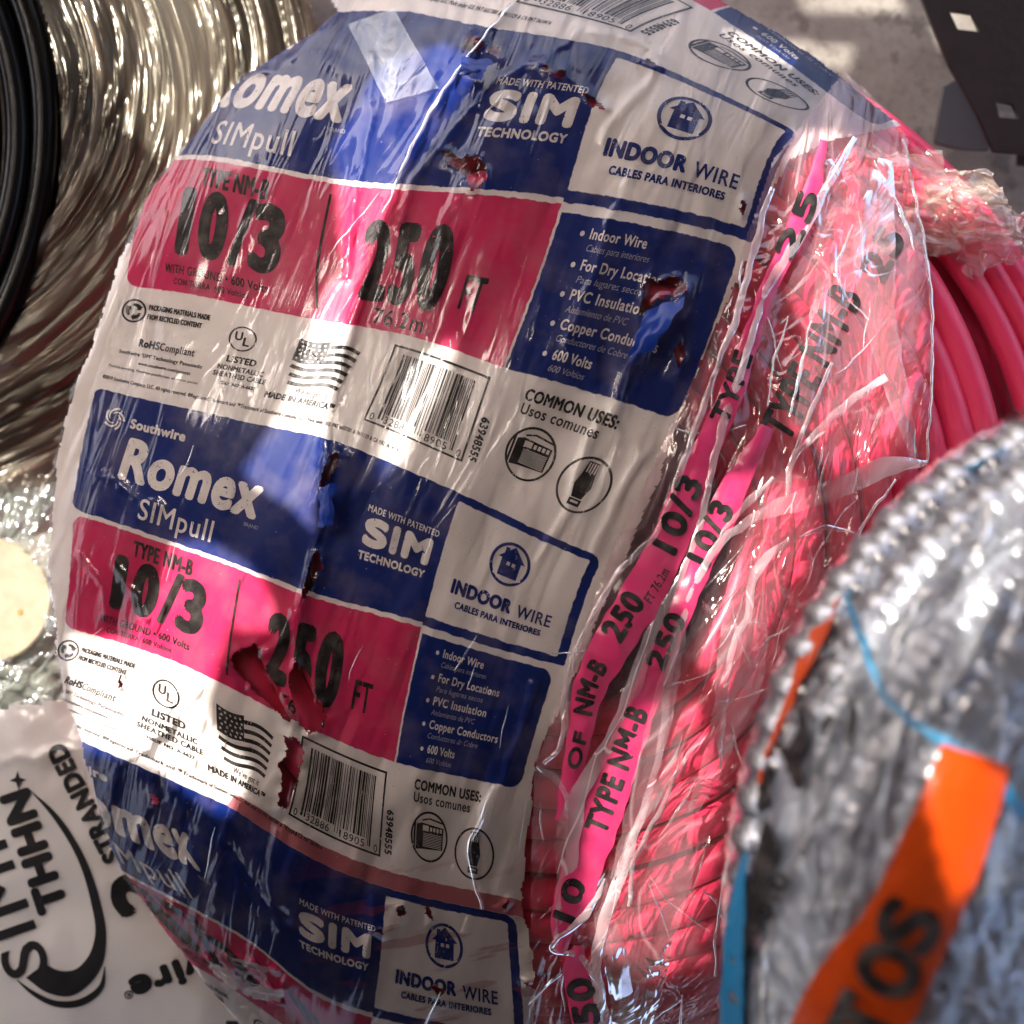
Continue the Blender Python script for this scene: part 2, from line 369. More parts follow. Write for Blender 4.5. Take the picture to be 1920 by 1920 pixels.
# shelf added unseen overhead to shape light: gaps cut for sun patches, rest dims reflections
HS = 3300.0
def shade_pt(px, py, z0):
    """where the sun ray through (px,py,z0) crosses the shelf height"""
    x = (px-960)*(D-z0)/D; y = (960-py)*(D-z0)/D; t = (HS-z0)/SUN.z
    return ((x+SUN.x*t)*U, (y+SUN.y*t)*U)
LIT = [
 (-110, [(1150,1560),(1240,1380),(1330,1330),(1370,1450),(1330,1640),(1300,1790),(1200,1840),(1120,1760)]),
 (-130, [(1340,1120),(1420,960),(1530,930),(1560,1020),(1480,1180),(1400,1330),(1350,1280)]),
 (600, [(1630,1200),(1740,990),(1790,1010),(1700,1230),(1660,1330)]), (600, [(1850,960),(1960,820),(1990,960),(1900,1120),(1850,1290),(1815,1200)]),
 (600, [(1770,1410),(1850,1440),(1930,1510),(1900,1680),(1830,1720),(1790,1560)]),
 (-60, [(640,40),(760,-10),(855,60),(800,190),(745,300),(700,430),(668,560),(640,500),(600,330),(570,220)]),
 (-50, [(668,560),(640,500),(600,520),(560,690),(520,770),(440,878),(470,905),(560,960),(600,1000),(618,850),(640,700)]),
 (-120, [(340,1025),(430,1035),(520,1090),(556,1150),(560,1200),(470,1195),(400,1330),(425,1390),(490,1440),(440,1530),(400,1530),(330,1480),(250,1420),(150,1400),(60,1380),(60,1170),(230,1190),(300,1130)]),
 (-40, [(862,640),(846,720),(770,870),(725,905),(735,850),(790,690)]),
 (-440, [(-400,870),(-50,880),(60,875),(140,880),(135,1170),(100,1330),(-100,1330),(-500,1330)]),
 (-380, [(95,-100),(470,-150),(560,60),(430,200),(340,330),(250,250),(215,160),(160,210),(120,140)]),
 (-680, [(1740,10),(1850,0),(1880,80),(1760,90)]), (-680, [(1480,-40),(1660,-60),(1700,20),(1510,22)]), (-680, [(1450,78),(1600,85),(1590,130),(1470,118)]),
 (-200, [(1500,290),(1560,265),(1690,280),(1735,480),(1748,700),(1730,880),(1600,940),(1530,860),(1560,700),(1500,560),(1520,420)]),
 (-160, [(1330,10),(1460,60),(1500,95),(1380,70)]), (-210, [(1690,300),(1860,310),(1930,420),(1780,430),(1700,400)]),
 (-200, [(1530,40),(1640,140),(1680,205),(1580,120)]),
]
gaps = [[shade_pt(x, y, z0) for x, y in poly] for z0, poly in LIT]
ga = np.concatenate([np.array(g_) for g_ in gaps]); gx0, gy0 = ga.min(0)-.02; gx1, gy1 = ga.max(0)+.02
hx = np.arange(gx0, gx1, .0020); hy = np.arange(gy0, gy1, .0020); HX, HY = np.meshgrid(hx, hy)
mx_, my_ = (HX[:-1, :-1]+HX[1:, 1:])/2, (HY[:-1, :-1]+HY[1:, 1:])/2
op = np.zeros(mx_.shape, bool)
for g_ in gaps: op |= inpoly(mx_, my_, g_)
SV = [np.stack([HX.ravel(), HY.ravel(), np.zeros(HX.size)], -1)]; SF = [grid_faces(len(hx), len(hy), ~op)]; c0 = HX.size
gx1, gy1 = hx[-1], hy[-1]
for (x0, y0, x1, y1) in ((-2.2, gy0, gx0, gy1), (gx1, gy0, .85, gy1), (-2.2, gy1, .85, 1.1), (-2.2, -2.4, .85, gy0)):
    SV.append(np.array([(x0, y0, 0), (x1, y0, 0), (x1, y1, 0), (x0, y1, 0)])); SF.append(np.array([[0, 1, 2, 3]])+c0); c0 += 4
sun_mask = mesh_obj('sun_mask_board', np.concatenate(SV), np.concatenate(SF), plain('sun mask board', (.13, .10, .08), .8, bump=.3, var=.5), smooth=False)
sun_mask.location = (0, 0, HS*U)
sun_mask['label'] = 'dark sun mask board added unseen overhead, openings cut to throw the sun patches'; sun_mask['category'] = 'board'

def box_mesh(name, x0, x1, y0, y1, z0, z1, mat, parent=None):
    V = [(x, y, z) for z in (z0, z1) for x, y in ((x0, y0), (x1, y0), (x1, y1), (x0, y1))]
    return mesh_obj(name, V, [(3, 2, 1, 0), (4, 5, 6, 7), (0, 1, 5, 4), (1, 2, 6, 5), (2, 3, 7, 6), (3, 0, 4, 7)], mat, parent, smooth=False)
# ------------------------------------------------------------------ text and print helpers
_tc = {}
def text_geo(s, sp=1.0):
    if (s, sp) in _tc: return _tc[(s, sp)]
    c = bpy.data.curves.new('x', 'FONT'); c.body = s; c.size = 1; c.space_character = sp; c.resolution_u = 5
    o = bpy.data.objects.new('x', c); scn.collection.objects.link(o)
    dg = bpy.context.evaluated_depsgraph_get(); m = bpy.data.meshes.new_from_object(o.evaluated_get(dg))
    V = np.array([v.co[:2] for v in m.vertices]).reshape(-1, 2); F = []
    m.calc_loop_triangles()
    F = np.array([t.vertices[:] for t in m.loop_triangles])
    bpy.data.objects.remove(o); bpy.data.meshes.remove(m); bpy.data.curves.remove(c)
    _tc[(s, sp)] = (V, F); return V, F
CAP = .7
def split_tris(V, F, lim):
    """bisect long edges, neighbours together, until all are under lim"""
    for _ in range(40):
        E = np.sort(np.concatenate([F[:, [0, 1]], F[:, [1, 2]], F[:, [2, 0]]]), 1)
        L = np.linalg.norm(V[E[:, 0]]-V[E[:, 1]], axis=1)+1e-7*(E[:, 0]+.618*E[:, 1]) % 1e-5
        n = len(F); L3 = L.reshape(3, n).T; j = L3.argmax(1); big = L3.max(1) > lim
        if not big.any(): break
        code = E[:, 0]*np.int64(len(V))+E[:, 1]; c3 = code.reshape(3, n).T
        want = np.unique(c3[np.arange(n)[big], j[big]])
        hit = np.isin(c3, want)                      # edges of every triangle that get a midpoint
        mid = {}; Vn = list()
        ids = np.searchsorted(want, c3).clip(0, len(want)-1)
        a = want//len(V); b = want % len(V); nv = len(V); V = np.concatenate([V, (V[a]+V[b])/2])
        out = [F[hit.sum(1) == 0]]
        for e in range(3):                           # one marked edge at a time: the longest marked one first
            pass
        idx = np.where(hit.sum(1) > 0)[0]
        Lh = np.where(hit[idx], L3[idx], -1); e = Lh.argmax(1)
        p = F[idx, e]; q = F[idx, (e+1) % 3]; r = F[idx, (e+2) % 3]; m = nv+ids[idx, e]
        T1 = np.stack([p, m, r], 1); T2 = np.stack([m, q, r], 1); par = idx
        # remaining marked edges
        def second(T, eo, sel):
            # T=(x,y,z): original edge between r and the far vertex
            pass
        h2 = hit[idx, (e+1) % 3]; m2 = nv+ids[idx, (e+1) % 3]    # edge q-r belongs to T2
        h3 = hit[idx, (e+2) % 3]; m3 = nv+ids[idx, (e+2) % 3]    # edge r-p belongs to T1
        out += [T2[~h2], np.stack([m, q, m2], 1)[h2], np.stack([m, m2, r], 1)[h2]]
        out += [T1[~h3], np.stack([p, m, m3], 1)[h3], np.stack([m, r, m3], 1)[h3]]
        F = np.concatenate(out)
    return V, F
class Art:
    """collects flat printed shapes in print space and lays them on a surface"""
    def __init__(s): s.V = []; s.F = []; s.n = 0; s.L = []
    def add(s, V, F, lay=0):
        V = np.asarray(V, float); F = np.asarray(F, int)
        s.V.append(V); s.F.append(F+s.n); s.n += len(V); s.L.append(np.full(len(V), float(lay)))
    def poly(s, pts, lay=0):                          # fan from the centroid (star-shaped outlines only)
        p = np.array(pts, float); c = p.mean(0); n = len(p)
        s.add(np.r_[p, [c]], [(i, (i+1) % n, n) for i in range(n)], lay)
    def rect(s, a, b, c, d, lay=0): s.add([(a, b), (c, b), (c, d), (a, d)], [(0, 1, 2), (0, 2, 3)], lay)
    def ring(s, cx, cy, rx, ry, w, n=40, lay=0):
        t = np.linspace(0, 2*math.pi, n, endpoint=False)
        o = np.stack([cx+rx*np.cos(t), cy+ry*np.sin(t)], 1); i = np.stack([cx+(rx-w)*np.cos(t), cy+(ry-w)*np.sin(t)], 1)
        F = []
        for k in range(n): k2 = (k+1) % n; F += [(k, k2, n+k2), (k, n+k2, n+k)]
        s.add(np.r_[o, i], F, lay)
    def line(s, pts, w, lay=0):
        p = np.array(pts, float); t = np.gradient(p, axis=0); t /= np.linalg.norm(t, axis=1)[:, None]
        nrm = np.stack([-t[:, 1], t[:, 0]], 1); w = np.broadcast_to(np.asarray(w, float), (len(p),))[:, None]/2
        n = len(p); F = []
        for k in range(n-1): F += [(k, k+1, n+k+1), (k, n+k+1, n+k)]
        s.add(np.r_[p+nrm*w, p-nrm*w], F, lay)
    def text(s, body, x0, base, x1, cap, bold=0.0, shear=0.0, ang=None, lay=0):
        """in print space, y down; from x0 to x1, capitals cap high. ang: (dx,dy) reading direction, origin (x0,base), length x1"""
        V, F = text_geo(body, 1.1 if bold and len(body) > 1 else 1.0)
        if not len(F): return
        v = V.copy(); v[:, 0] -= v[:, 0].min(); wd = v[:, 0].max()
        L = (x1-x0) if ang is None else x1
        v[:, 0] *= L/wd; v[:, 1] *= cap/CAP; v[:, 0] += shear*v[:, 1]
        offs = [(0, 0)] if not bold else [(bold*math.cos(a), bold*math.sin(a)) for a in np.linspace(0, 2*math.pi, 8, endpoint=False)]+[(0, 0)]
        for i, (ox, oy) in enumerate(offs):
            a, b = v[:, 0]+ox, v[:, 1]+oy
            if ang is None: p = np.stack([x0+a, base-b], 1)
            else:
                dx, dy = ang; l = math.hypot(dx, dy); dx /= l; dy /= l
                p = np.stack([x0+a*dx+b*dy, base+a*dy-b*dx], 1)
            s.add(p, F, lay+i*.035)
    def lay(s, name, mat, parent, mapf, zf, lim=6, off=(0, 0), clip=None, lift=1.3):
        lim = lim*.7
        V = np.concatenate(s.V); F = np.concatenate(s.F); L = np.concatenate(s.L)
        V3 = np.c_[V, L*1e-3]; 
        V3, F = split_tris(V3, F, lim)
        P = mapf(V3[:, :2]+np.array(off)); lyr = V3[:, 2]*1e3
        c = P[F].mean(1)
        keep = (c[:, 0] > -80) & (c[:, 0] < 2000) & (c[:, 1] > -120) & (c[:, 1] < 2040)
        if clip is not None: keep &= clip(c[:, 0], c[:, 1])
        F = F[keep]
        if len(F) < 4: return None
        u, inv = np.unique(F, return_inverse=True); F = inv.reshape(F.shape); P = P[u]; lyr = lyr[u]
        z = zf(P[:, 0], P[:, 1])+lift+lyr
        o = mesh_obj(name, W3(P[:, 0], P[:, 1], z), F, mat, parent, uv=V3[u, :2]+np.array(off))
        return o

# ------------------------------------------------------------------ THE COIL
coil = thing('cable_coil', 'big coil of pink cable in a torn blue, white and pink printed film', 'cable coil')
def loops(parent, name, cx, cy, yk, rings, mat, n=220, nr=12, seed=1, wob=5, ribbed=None, shift=0.0):
    r_ = np.random.default_rng(seed)
    for (rho, z, rad) in rings:
        th = np.linspace(0, 2*math.pi, n, endpoint=False); ph = r_.uniform(0, 6.28, 4)
        rr = rho+wob*np.sin(2*th+ph[0])+wob*.6*np.sin(5*th+ph[1]); zz = z+wob*np.sin(3*th+ph[2])+wob*.5*np.sin(7*th+ph[3])
        px = cx+max(0, rho-860)*shift+rr*np.cos(th); py = cy+rr*(yk-(.05 if shift and rho > 860 else 0))*np.sin(th)
        ra = rad*U
        if ribbed: ra = rad*U*(1+ribbed[0]*np.sign(np.sin(th*ribbed[1]*rho))*np.abs(np.sin(th*ribbed[1]*rho))**.6)
        V, F = tube_mesh(W3(px, py, zz), ra, nr)
        mesh_obj(name, V, F, mat, parent)
rings = []
for i, rho in enumerate([330,392,455,518,580,642,700,756]):
    rings.append((rho, float(dome(np.array(1040.+rho), np.array(1005.)))-60, 34))
rings += [(806,-188,36),(883,-236,27),(843,-430,30),(912,-258,24),(942,-290,25),(948,-350,28)]
for rho, z in [(360,-110),(424,-125),(487,-140),(549,-150),(611,-170),(672,-190),(730,-215),(780,-250)]: rings.append((rho, z-25, 34))
for k in range(4): rings.append((905, -370-k*75, 34))
loops(coil, 'cable_loop', 1062, 1005, 1.045, rings, M_cable, seed=3, wob=4, shift=.5)

# printed film as one sheet
LEFT = np.array([(0,60),(60,45),(140,455),(300,345),(420,268),(535,205),(650,165),(728,132),(860,104),(955,97),(1060,98),(1175,112),(1300,128),(1390,155),(1500,190),(1640,240),(1760,330),(1850,400),(1920,455),(2050,560)])
RE = np.array([(-150,1150),(-40,1280),(20,1385),(70,1470),(130,1560),(185,1625),(235,1690),(262,1560),(300,1480),(352,1447),(440,1422),(520,1385),(640,1330),(730,1293),(800,1268),(900,1235),(1000,1190),(1050,1170),(1150,1125),(1250,1085),(1330,1048),(1400,1015),(1440,1003),(1500,998),(1600,985),(1700,978),(1800,1000),(1920,1003),(2100,1003)])
LE = np.array([(-150,520),(-60,560),(20,640),(60,590),(100,530),(140,458),(170,430),(230,385),(300,325),(345,290),(420,258),(535,212),(650,172),(728,140),(860,108),(955,98),(1060,92),(1175,104),(1300,122),(1390,150),(1500,180),(1640,232),(1760,325),(1850,392),(1920,450),(2100,600)])
def on_label(x, y):
    jx = x+5*pn(y/23, x/60, 61)+1.5*pn(y/9, x/30, 62)
    jl = x+7*pn(y/60, x/90, 63)+12*np.maximum(0, pn(y/19, x/50, 64))*sstep(.0, .4, pn(y/110, x/300, 66))
    return (jx < np.interp(y, RE[:, 0], RE[:, 1])) & (jl > np.interp(y, LE[:, 0], LE[:, 1])) & ~in_holes(x, y)
ss = np.arange(-190, 1160, 3.2); tt = np.arange(-1000, 1300, 3.2)
S_, T_ = np.meshgrid(ss, tt); q = np.stack([S_.ravel(), T_.ravel()], 1)
P = np.concatenate([warp(c) for c in np.array_split(q, 20)])
nx, ny = len(ss), len(tt)
fc = P.reshape(ny, nx, 2); cc = (fc[:-1, :-1]+fc[1:, 1:])/2; cx_, cy_ = cc[..., 0], cc[..., 1]
keep = on_label(cx_, cy_) & (cy_ > -110) & (cy_ < 2030)
Fm = grid_faces(nx, ny, keep); V2, Fm, uv = compact(P, Fm, q)
label = mesh_obj('printed_film', W3(V2[:, 0], V2[:, 1], zlabel(V2[:, 0], V2[:, 1])), Fm, M_label, coil, uv=uv)

def star(a, cx, cy, r, lay=0):
    a.poly([(cx+(r if i % 2 == 0 else r*.42)*math.sin(i*math.pi/5), cy-(r if i % 2 == 0 else r*.42)*math.cos(i*math.pi/5)) for i in range(10)], lay)
def build_print():
    arts = []
    def A(name, mat): a = Art(); arts.append((name, mat, a)); return a
    a = A('lettering', M_white); a.text('Romex', 76, 155, 334, 74, 4.2, .12)
    a = A('lettering', M_white); a.text('SIMpull', 122, 219, 262, 38, .5, .05)
    a = A('lettering', M_white); a.text('Southwire', 77, 61, 180, 17, 1.2)
    a = A('flame_emblem', M_white)
    for j in range(5):
        t = np.linspace(.4+j*1.25, 2.6+j*1.25, 10); r = np.linspace(8, 19, 10); a.line(np.stack([44+r*np.cos(t), 51+1.1*r*np.sin(t)], 1), np.linspace(1.5, 4.5, 10))
    a = A('lettering', M_pale); a.text('BRAND', 318, 173, 345, 6, 0)
    a = A('lettering', M_black); a.text('TYPE NM-B', 124, 290, 238, 29, 1.25)
    a = A('lettering', M_black)
    a.text('1', 98, 398, 112, 98, 7); a.text('0', 139, 398, 179, 98, 6.5); a.text('/', 194, 400, 224, 104, 3.5); a.text('3', 231, 398, 268, 98, 6.8)
    a = A('lettering', M_black); a.text('WITH GROUND • 600 Volts', 78, 437, 258, 15, .4)
    a = A('lettering', M_black); a.text('CON TIERRA  600 Voltios', 98, 456, 228, 11, .2)
    a = A('divider_line', M_black); a.rect(326, 264, 330, 450)
    a = A('lettering', M_black); a.text('2', 400, 416, 436, 118, 7); a.text('5', 454, 416, 486, 118, 7); a.text('0', 507, 416, 549, 118, 8)
    a = A('lettering', M_black); a.text('FT', 590, 408, 630, 50, .9)
    a = A('lettering', M_black); a.text('76.2m', 430, 460, 534, 27, .6)
    a = A('recycling_emblem', M_black); a.ring(29, 519, 25, 25, 4)
    for j in range(3):
        t = j*2.094+np.linspace(.2, 1.5, 6); a.line(np.stack([29+13*np.cos(t), 519+13*np.sin(t)], 1), np.linspace(5, 9, 6), .2)
        t2 = j*2.094+1.9; a.poly([(29+13*math.cos(t2), 519+13*math.sin(t2)), (29+5*math.cos(t2-.6), 519+5*math.sin(t2-.6)), (29+21*math.cos(t2-.45), 519+21*math.sin(t2-.45))], .4)
    a = A('lettering', M_black); a.text('PACKAGING MATERIALS MADE', 58, 512, 170, 10, .7); a.text('FROM RECYCLED CONTENT', 58, 531, 158, 10, .7)
    a = A('lettering', M_black); a.text('RoHS', 54, 592, 92, 16, 1.1); a.text('Compliant', 94, 592, 156, 16, .3)
    a = A('lettering', M_black); a.text("Southwire 'SIM' Technology Patentado", 20, 614, 175, 8, .25); a.text('www.southwire.com/patents', 62, 632, 158, 7, .25)
    a = A('lettering', M_black); a.text('Patents pending. Patentes pendientes en otros paises', 8, 648, 176, 5.5, .1)
    a.text('©2019 Southwire Company, LLC. All rights reserved. ®Registered Trademark and ™Trademark of Southwire Company, LLC. Made under U.S. PAT 6657301 & 7411129 & CA PAT 2614416', 2, 676, 572, 7.5, .25)
    a = A('listing_emblem', M_black); a.ring(227, 537, 22, 26, 3.2); a.text('U', 215, 540, 226, 17, .8); a.text('L', 229, 550, 238, 17, .8, lay=.1)
    a = A('lettering', M_black); a.text('LISTED', 211, 588, 258, 13, .9); a.text('NONMETALLIC', 200, 606, 276, 10, .5); a.text('SHEATHED CABLE', 196, 621, 284, 10, .5); a.text('ISSUE NO. A-6627', 212, 637, 272, 6.5, .4)
    a = A('flag_emblem', M_black); b = A('flag_emblem', M_white)
    xs = np.linspace(0, 1, 14)
    def wave(x): return 7*np.sin(x*5.2+.5)
    a.poly([(310, 512)]+[(310+52*x, 512+wave(x*.5)-3) for x in xs]+[(362, 560)]+[(310+52*x, 560+wave(x*.5)-3) for x in xs[::-1]])
    for r_ in range(5):
        for c_ in range(5): star(b, 316+c_*9.6+(r_ % 2)*3, 519+r_*8.6+wave(c_*.1)-3, 3.2, 1.0)
    for j in range(6):
        x0 = 362 if j < 3 else 312+4*(j-3); x = np.linspace(x0, 424-j*2, 14); u = (x-310)/105.
        a.line(np.stack([x, 518+j*16.5+wave(u)+6*u], 1), 7.5, .2)
    a = A('lettering', M_black); a.text("We've got it", 338, 627, 402, 13, .1, .15); a.text('MADE IN AMERICA™', 292, 645, 424, 11.5, .8)
    a = A('barcode', M_black)
    for r in [(488, 490, 693, 494), (488, 642, 693, 646), (488, 494, 492, 642), (689, 494, 693, 642)]: a.rect(*r)
    rr = random.Random(9); x = 512.0
    bars = []
    while x < 670:
        wd = rr.choice([1.6, 1.6, 3.2, 4.8, 3.2]); gp = rr.choice([1.8, 1.8, 3.4, 4.6]); bars.append((x, wd)); x += wd+gp
    for i, (x, wd) in enumerate(bars):
        lng = i < 2 or i > len(bars)-3 or abs(i-len(bars)//2) < 2
        a.rect(x, 504, x+wd, 634 if lng else 621)
    a.text('0', 497, 640, 505, 14, .1); a.text('32886', 526, 638, 578, 14, .1); a.text('18905', 602, 638, 656, 14, .1); a.text('0', 677, 640, 685, 14, .1)
    a = A('lettering', M_black); a.text('63948555', 702, 556, 80, 15, .8, 0, (0.001, 1))
    a = A('lettering', M_black); a.text('COMMON USES:', 759, 506, 908, 17, .9); a.text('Usos comunes', 760, 528, 888, 17, .4)
    a = A('air_conditioner_emblem', M_black); b = A('air_conditioner_emblem', M_white); a.ring(802, 586, 43, 46, 4)
    a.poly([(772, 566), (784, 562), (784, 610), (772, 612)]); a.poly([(782, 562), (834, 566), (834, 606), (782, 610)], .1); a.rect(766, 560, 770, 612); a.line([(784, 558), (800, 553), (836, 558)], 3)
    b.rect(786, 566, 800, 576, .9)
    for j in range(4): b.rect(803+j*7.5, 568, 808+j*7.5, 575, .9)
    for j in range(9): b.rect(788, 580+j*2.9, 831, 581.2+j*2.9, .9)
    a = A('trimmer_emblem', M_black); b = A('trimmer_emblem', M_white); a.ring(906, 600, 44, 48, 4)
    a.poly([(896, 560), (914, 560), (916, 580), (920, 600), (914, 622), (896, 622), (890, 600), (894, 580)]); a.rect(894, 624, 916, 636, .1)
    for j in range(4): b.rect(898+j*4.4, 562, 900.2+j*4.4, 578, .9)
    b.rect(898, 627, 912, 631, .9)
    a = A('lettering', M_white); a.text('MADE WITH PATENTED', 548, 90, 694, 11, .3)
    a = A('lettering', M_white); a.text('S', 552, 141, 594, 40, 4.2); a.text('I', 609, 141, 616, 40, 4.2); a.text('M', 634, 141, 684, 40, 4.2)
    a = A('lettering', M_white); a.text('TECHNOLOGY', 547, 167, 686, 12.5, .9)
    a = A('house_emblem', M_blue); b = A('house_emblem', M_white)
    a.ring(845, 84, 41, 43, 6); a.poly([(818, 76), (846, 48), (874, 76)], .1); a.rect(826, 74, 866, 110, .2); a.rect(828, 54, 836, 70, .3)
    b.rect(838, 80, 845, 87, 1.2); b.rect(849, 80, 856, 87, 1.2)
    t = np.linspace(-.1, 1.1, 9); b.line(np.stack([822+48*t, 110+8*np.sin(t*3.14)], 1), 4, 1.2)
    a = A('lettering', M_blue); a.text('INDOOR', 749, 174, 872, 24, 2.0); a.text('WIRE', 886, 177, 953, 25, .6)
    a = A('lettering', M_blue); a.text('CABLES PARA INTERIORES', 764, 199, 940, 11.5, .8)
    for (en, e1, es, s1, t0, x0) in [('Indoor Wire', 852, 'Cables para interiores', 862, 286, 766), ('For Dry Locations', 897, 'Para lugares secos', 868, 326, 768), ('PVC Insulation', 882, 'Aislamiento de PVC', 862, 364, 768), ('Copper Conductors', 918, 'Conductores de Cobre', 880, 402, 770), ('600 Volts', 836, '600 Voltios', 832, 442, 776)]:
        a = A('lettering', M_white); a.text(en, x0, t0, e1, 13.5, .45); a.ring(x0-13, t0-5, 3.6, 3.6, 3.5, 10)
        a = A('lettering', M_pale); a.text(es, x0, t0+16, s1, 9, 0, .2)
    for kk in (-2, -1, 0, 1):
        for name, mat, a in arts:
            if not a.V: continue
            a.lay(name, mat, label, warp, zlabel, 6, (0, 700*kk), on_label, 1.2)
build_print()

# clear outer wrap
FR = np.array([(-120,1190),(0,1375),(60,1475),(130,1580),(200,1655),(258,1700),(330,1706),(400,1722),(480,1738),(640,1748),(760,1745),(868,1738),(900,1680),(1000,1612),(1060,1603),(1150,1562),(1300,1500),(1500,1440),(2050,1400)])
gx = np.arange(60, 1770, 4.5); gy = np.arange(-110, 2040, 4.5); GX, GY = np.meshgrid(gx, gy)
ZZ = zfilm(GX, GY)
cxx, cyy = (GX[:-1, :-1]+GX[1:, 1:])/2, (GY[:-1, :-1]+GY[1:, 1:])/2
kr = (cxx < np.interp(cyy, FR[:, 0], FR[:, 1])+6*pn(cyy/20, cxx/40, 71)) & (cxx > np.interp(cyy, LE[:, 0], LE[:, 1])-5+6*pn(cyy/70, cxx/80, 72))
edge = np.interp(cyy, [0,300,650,1050,1450,1920], [1690,1450,1330,1140,1000,990])
VV = W3(GX.ravel(), GY.ravel(), ZZ.ravel())
for nm, mat, sel in (('clear_wrap', M_tight, kr & (cxx <= edge)), ('clear_wrap', M_slack, kr & (cxx > edge))):
    Fm = grid_faces(len(gx), len(gy), sel); v_, f_, _ = compact(VV, Fm); mesh_obj(nm, v_, f_, mat, coil)

def smooth_path(pts, step=8):
    p = np.array(pts, float); d = np.r_[0, np.cumsum(np.linalg.norm(np.diff(p[:, :2], axis=0), axis=1))]
    n = max(4, int(d[-1]/step)); t = np.linspace(0, d[-1], n)
    m = np.gradient(p, d, axis=0); i = np.clip(np.searchsorted(d, t)-1, 0, len(d)-2); h = (d[i+1]-d[i]); u = ((t-d[i])/h)[:, None]; h = h[:, None]
    return (2*u**3-3*u**2+1)*p[i]+(u**3-2*u**2+u)*h*m[i]+(-2*u**3+3*u**2)*p[i+1]+(u**3-u**2)*h*m[i+1]
def ribbon(name, pts, mat, parent, zf, off=6, arch=4, nc=5, width=None, rough=1.5, seed=0, step=7):
    """strip along pts (x,y,width) lying on surface zf"""
    if width is not None: pts = [(x, y, width) for x, y in pts]
    q = smooth_path(pts, step); t = np.gradient(q[:, :2], axis=0); t /= np.linalg.norm(t, axis=1)[:, None]+1e-9
    nr = np.stack([-t[:, 1], t[:, 0]], 1); c = np.linspace(-1, 1, nc)
    X = q[:, 0, None]+nr[:, 0, None]*c*q[:, 2, None]/2; Y = q[:, 1, None]+nr[:, 1, None]*c*q[:, 2, None]/2
    X = X+2*rough*pn(X/38, Y/38, 200+seed); Y = Y+2*rough*pn(X/38, Y/38, 201+seed)
    zc = zf(q[:, 0], q[:, 1])[:, None]; Z = np.maximum(zf(X, Y), zc*.6+zf(X, Y)*.4)+off+arch*(1-c**2)[None]+rough*pn(X/30, Y/30, 202+seed)
    o = mesh_obj(name, W3(X.ravel(), Y.ravel(), Z.ravel()), grid_faces(nc, len(q)), mat, parent)
    return o
# pink printed selvage strips
k = N('pink printed strip'); v = coords(k)
b = k.n('BsdfPrincipled', {'Base Color': k.mix(k.rng(k.noise(v, .02, 4), .4, .8, 0, .3), (.66, .035, .14), (.5, .12, .18)), 'Roughness': .3, 'Coat Weight': .4, 'Coat Roughness': .12, 'Normal': film_bump(k, v, .5)})
M_strip = k.done(b)
zbase = lambda x, y: dome(x, y)+16+8*pn(x/60, y/90, 17)
STA = [(1545,262,12),(1525,350,30),(1500,420,44),(1450,520,30),(1405,640,34),(1375,730,44),(1330,830,50),(1285,940,66),(1240,1050,74),(1195,1130,78),(1140,1220,74),(1105,1290,62),(1090,1370,46),(1072,1450,40),(1058,1540,30)]
STB = [(1440,800,26),(1395,880,40),(1350,970,58),(1310,1060,48),(1275,1150,44),(1235,1240,50),(1185,1370,64),(1150,1470,70),(1110,1580,74),(1075,1680,70),(1055,1745,44),(1050,1790,18)]
STC = [(1085,1770,14),(1080,1810,46),(1095,1870,62),(1110,1960,70)]
for S in (STA, STB, STC): ribbon('selvage_strip', S, M_strip, coil, zbase, 14, 5, 9, rough=2)
def on_strip(S):
    q = smooth_path(S, 4); d = np.r_[0, np.cumsum(np.linalg.norm(np.diff(q[:, :2], axis=0), axis=1))]; L = d[-1]
    def f(p):   # x: distance from the lower end upward; y: across, down = right
        sdist = np.clip(L-p[:, 0], 0, L); x = np.interp(sdist, d, q[:, 0]); y = np.interp(sdist, d, q[:, 1])
        e = 6.0; x2 = np.interp(np.clip(sdist+e, 0, L), d, q[:, 0]); y2 = np.interp(np.clip(sdist+e, 0, L), d, q[:, 1])
        x1 = np.interp(np.clip(sdist-e, 0, L), d, q[:, 0]); y1 = np.interp(np.clip(sdist-e, 0, L), d, q[:, 1])
        tx, ty = x1-x2, y1-y2; l = np.hypot(tx, ty)+1e-9; tx /= l; ty /= l
        return np.stack([x-ty*p[:, 1], y+tx*p[:, 1]], 1)
    return f, L
def dist_at(S, px, py):
    q = smooth_path(S, 4); d = np.r_[0, np.cumsum(np.linalg.norm(np.diff(q[:, :2], axis=0), axis=1))]
    return d[-1]-d[np.argmin((q[:, 0]-px)**2+(q[:, 1]-py)**2)]
def strip_text(S, items, zoff=20.5):
    f, L = on_strip(S)
    for body, (ax, ay), (bx, by), cap, dy, bold in items:
        a = Art(); x0 = dist_at(S, ax, ay); x1 = dist_at(S, bx, by); a.text(body, x0, dy, x1, cap, bold, .06)
        a.lay('lettering', M_black, coil, f, lambda x, y: zbase(x, y)+zoff, 6, (0, 0), None, 0)
strip_text(STA, [('OF', (1068,1440), (1085,1375), 24, 12, 1.5), ('NM-B', (1092,1340), (1122,1240), 34, 14, 2.2), ('250', (1155,1200), (1195,1120), 44, 12, 3), ('FT 76.2m', (1203,1120), (1235,1060), 18, 24, .4),
                 ('10/3', (1245,1030), (1305,905), 46, 18, 3.2), ('TYPE', (1350,790), (1390,660), 34, 14, 2.2), ('25', (1470,480), (1525,365), 36, 14, 3)])
strip_text(STB, [('10', (1058,1725), (1078,1650), 40, 16, 3), ('TYPE NM-B', (1120,1560), (1205,1335), 40, 16, 2.4), ('250', (1235,1255), (1280,1160), 36, 14, 3), ('10/3', (1310,1055), (1365,950), 42, 16, 3)])
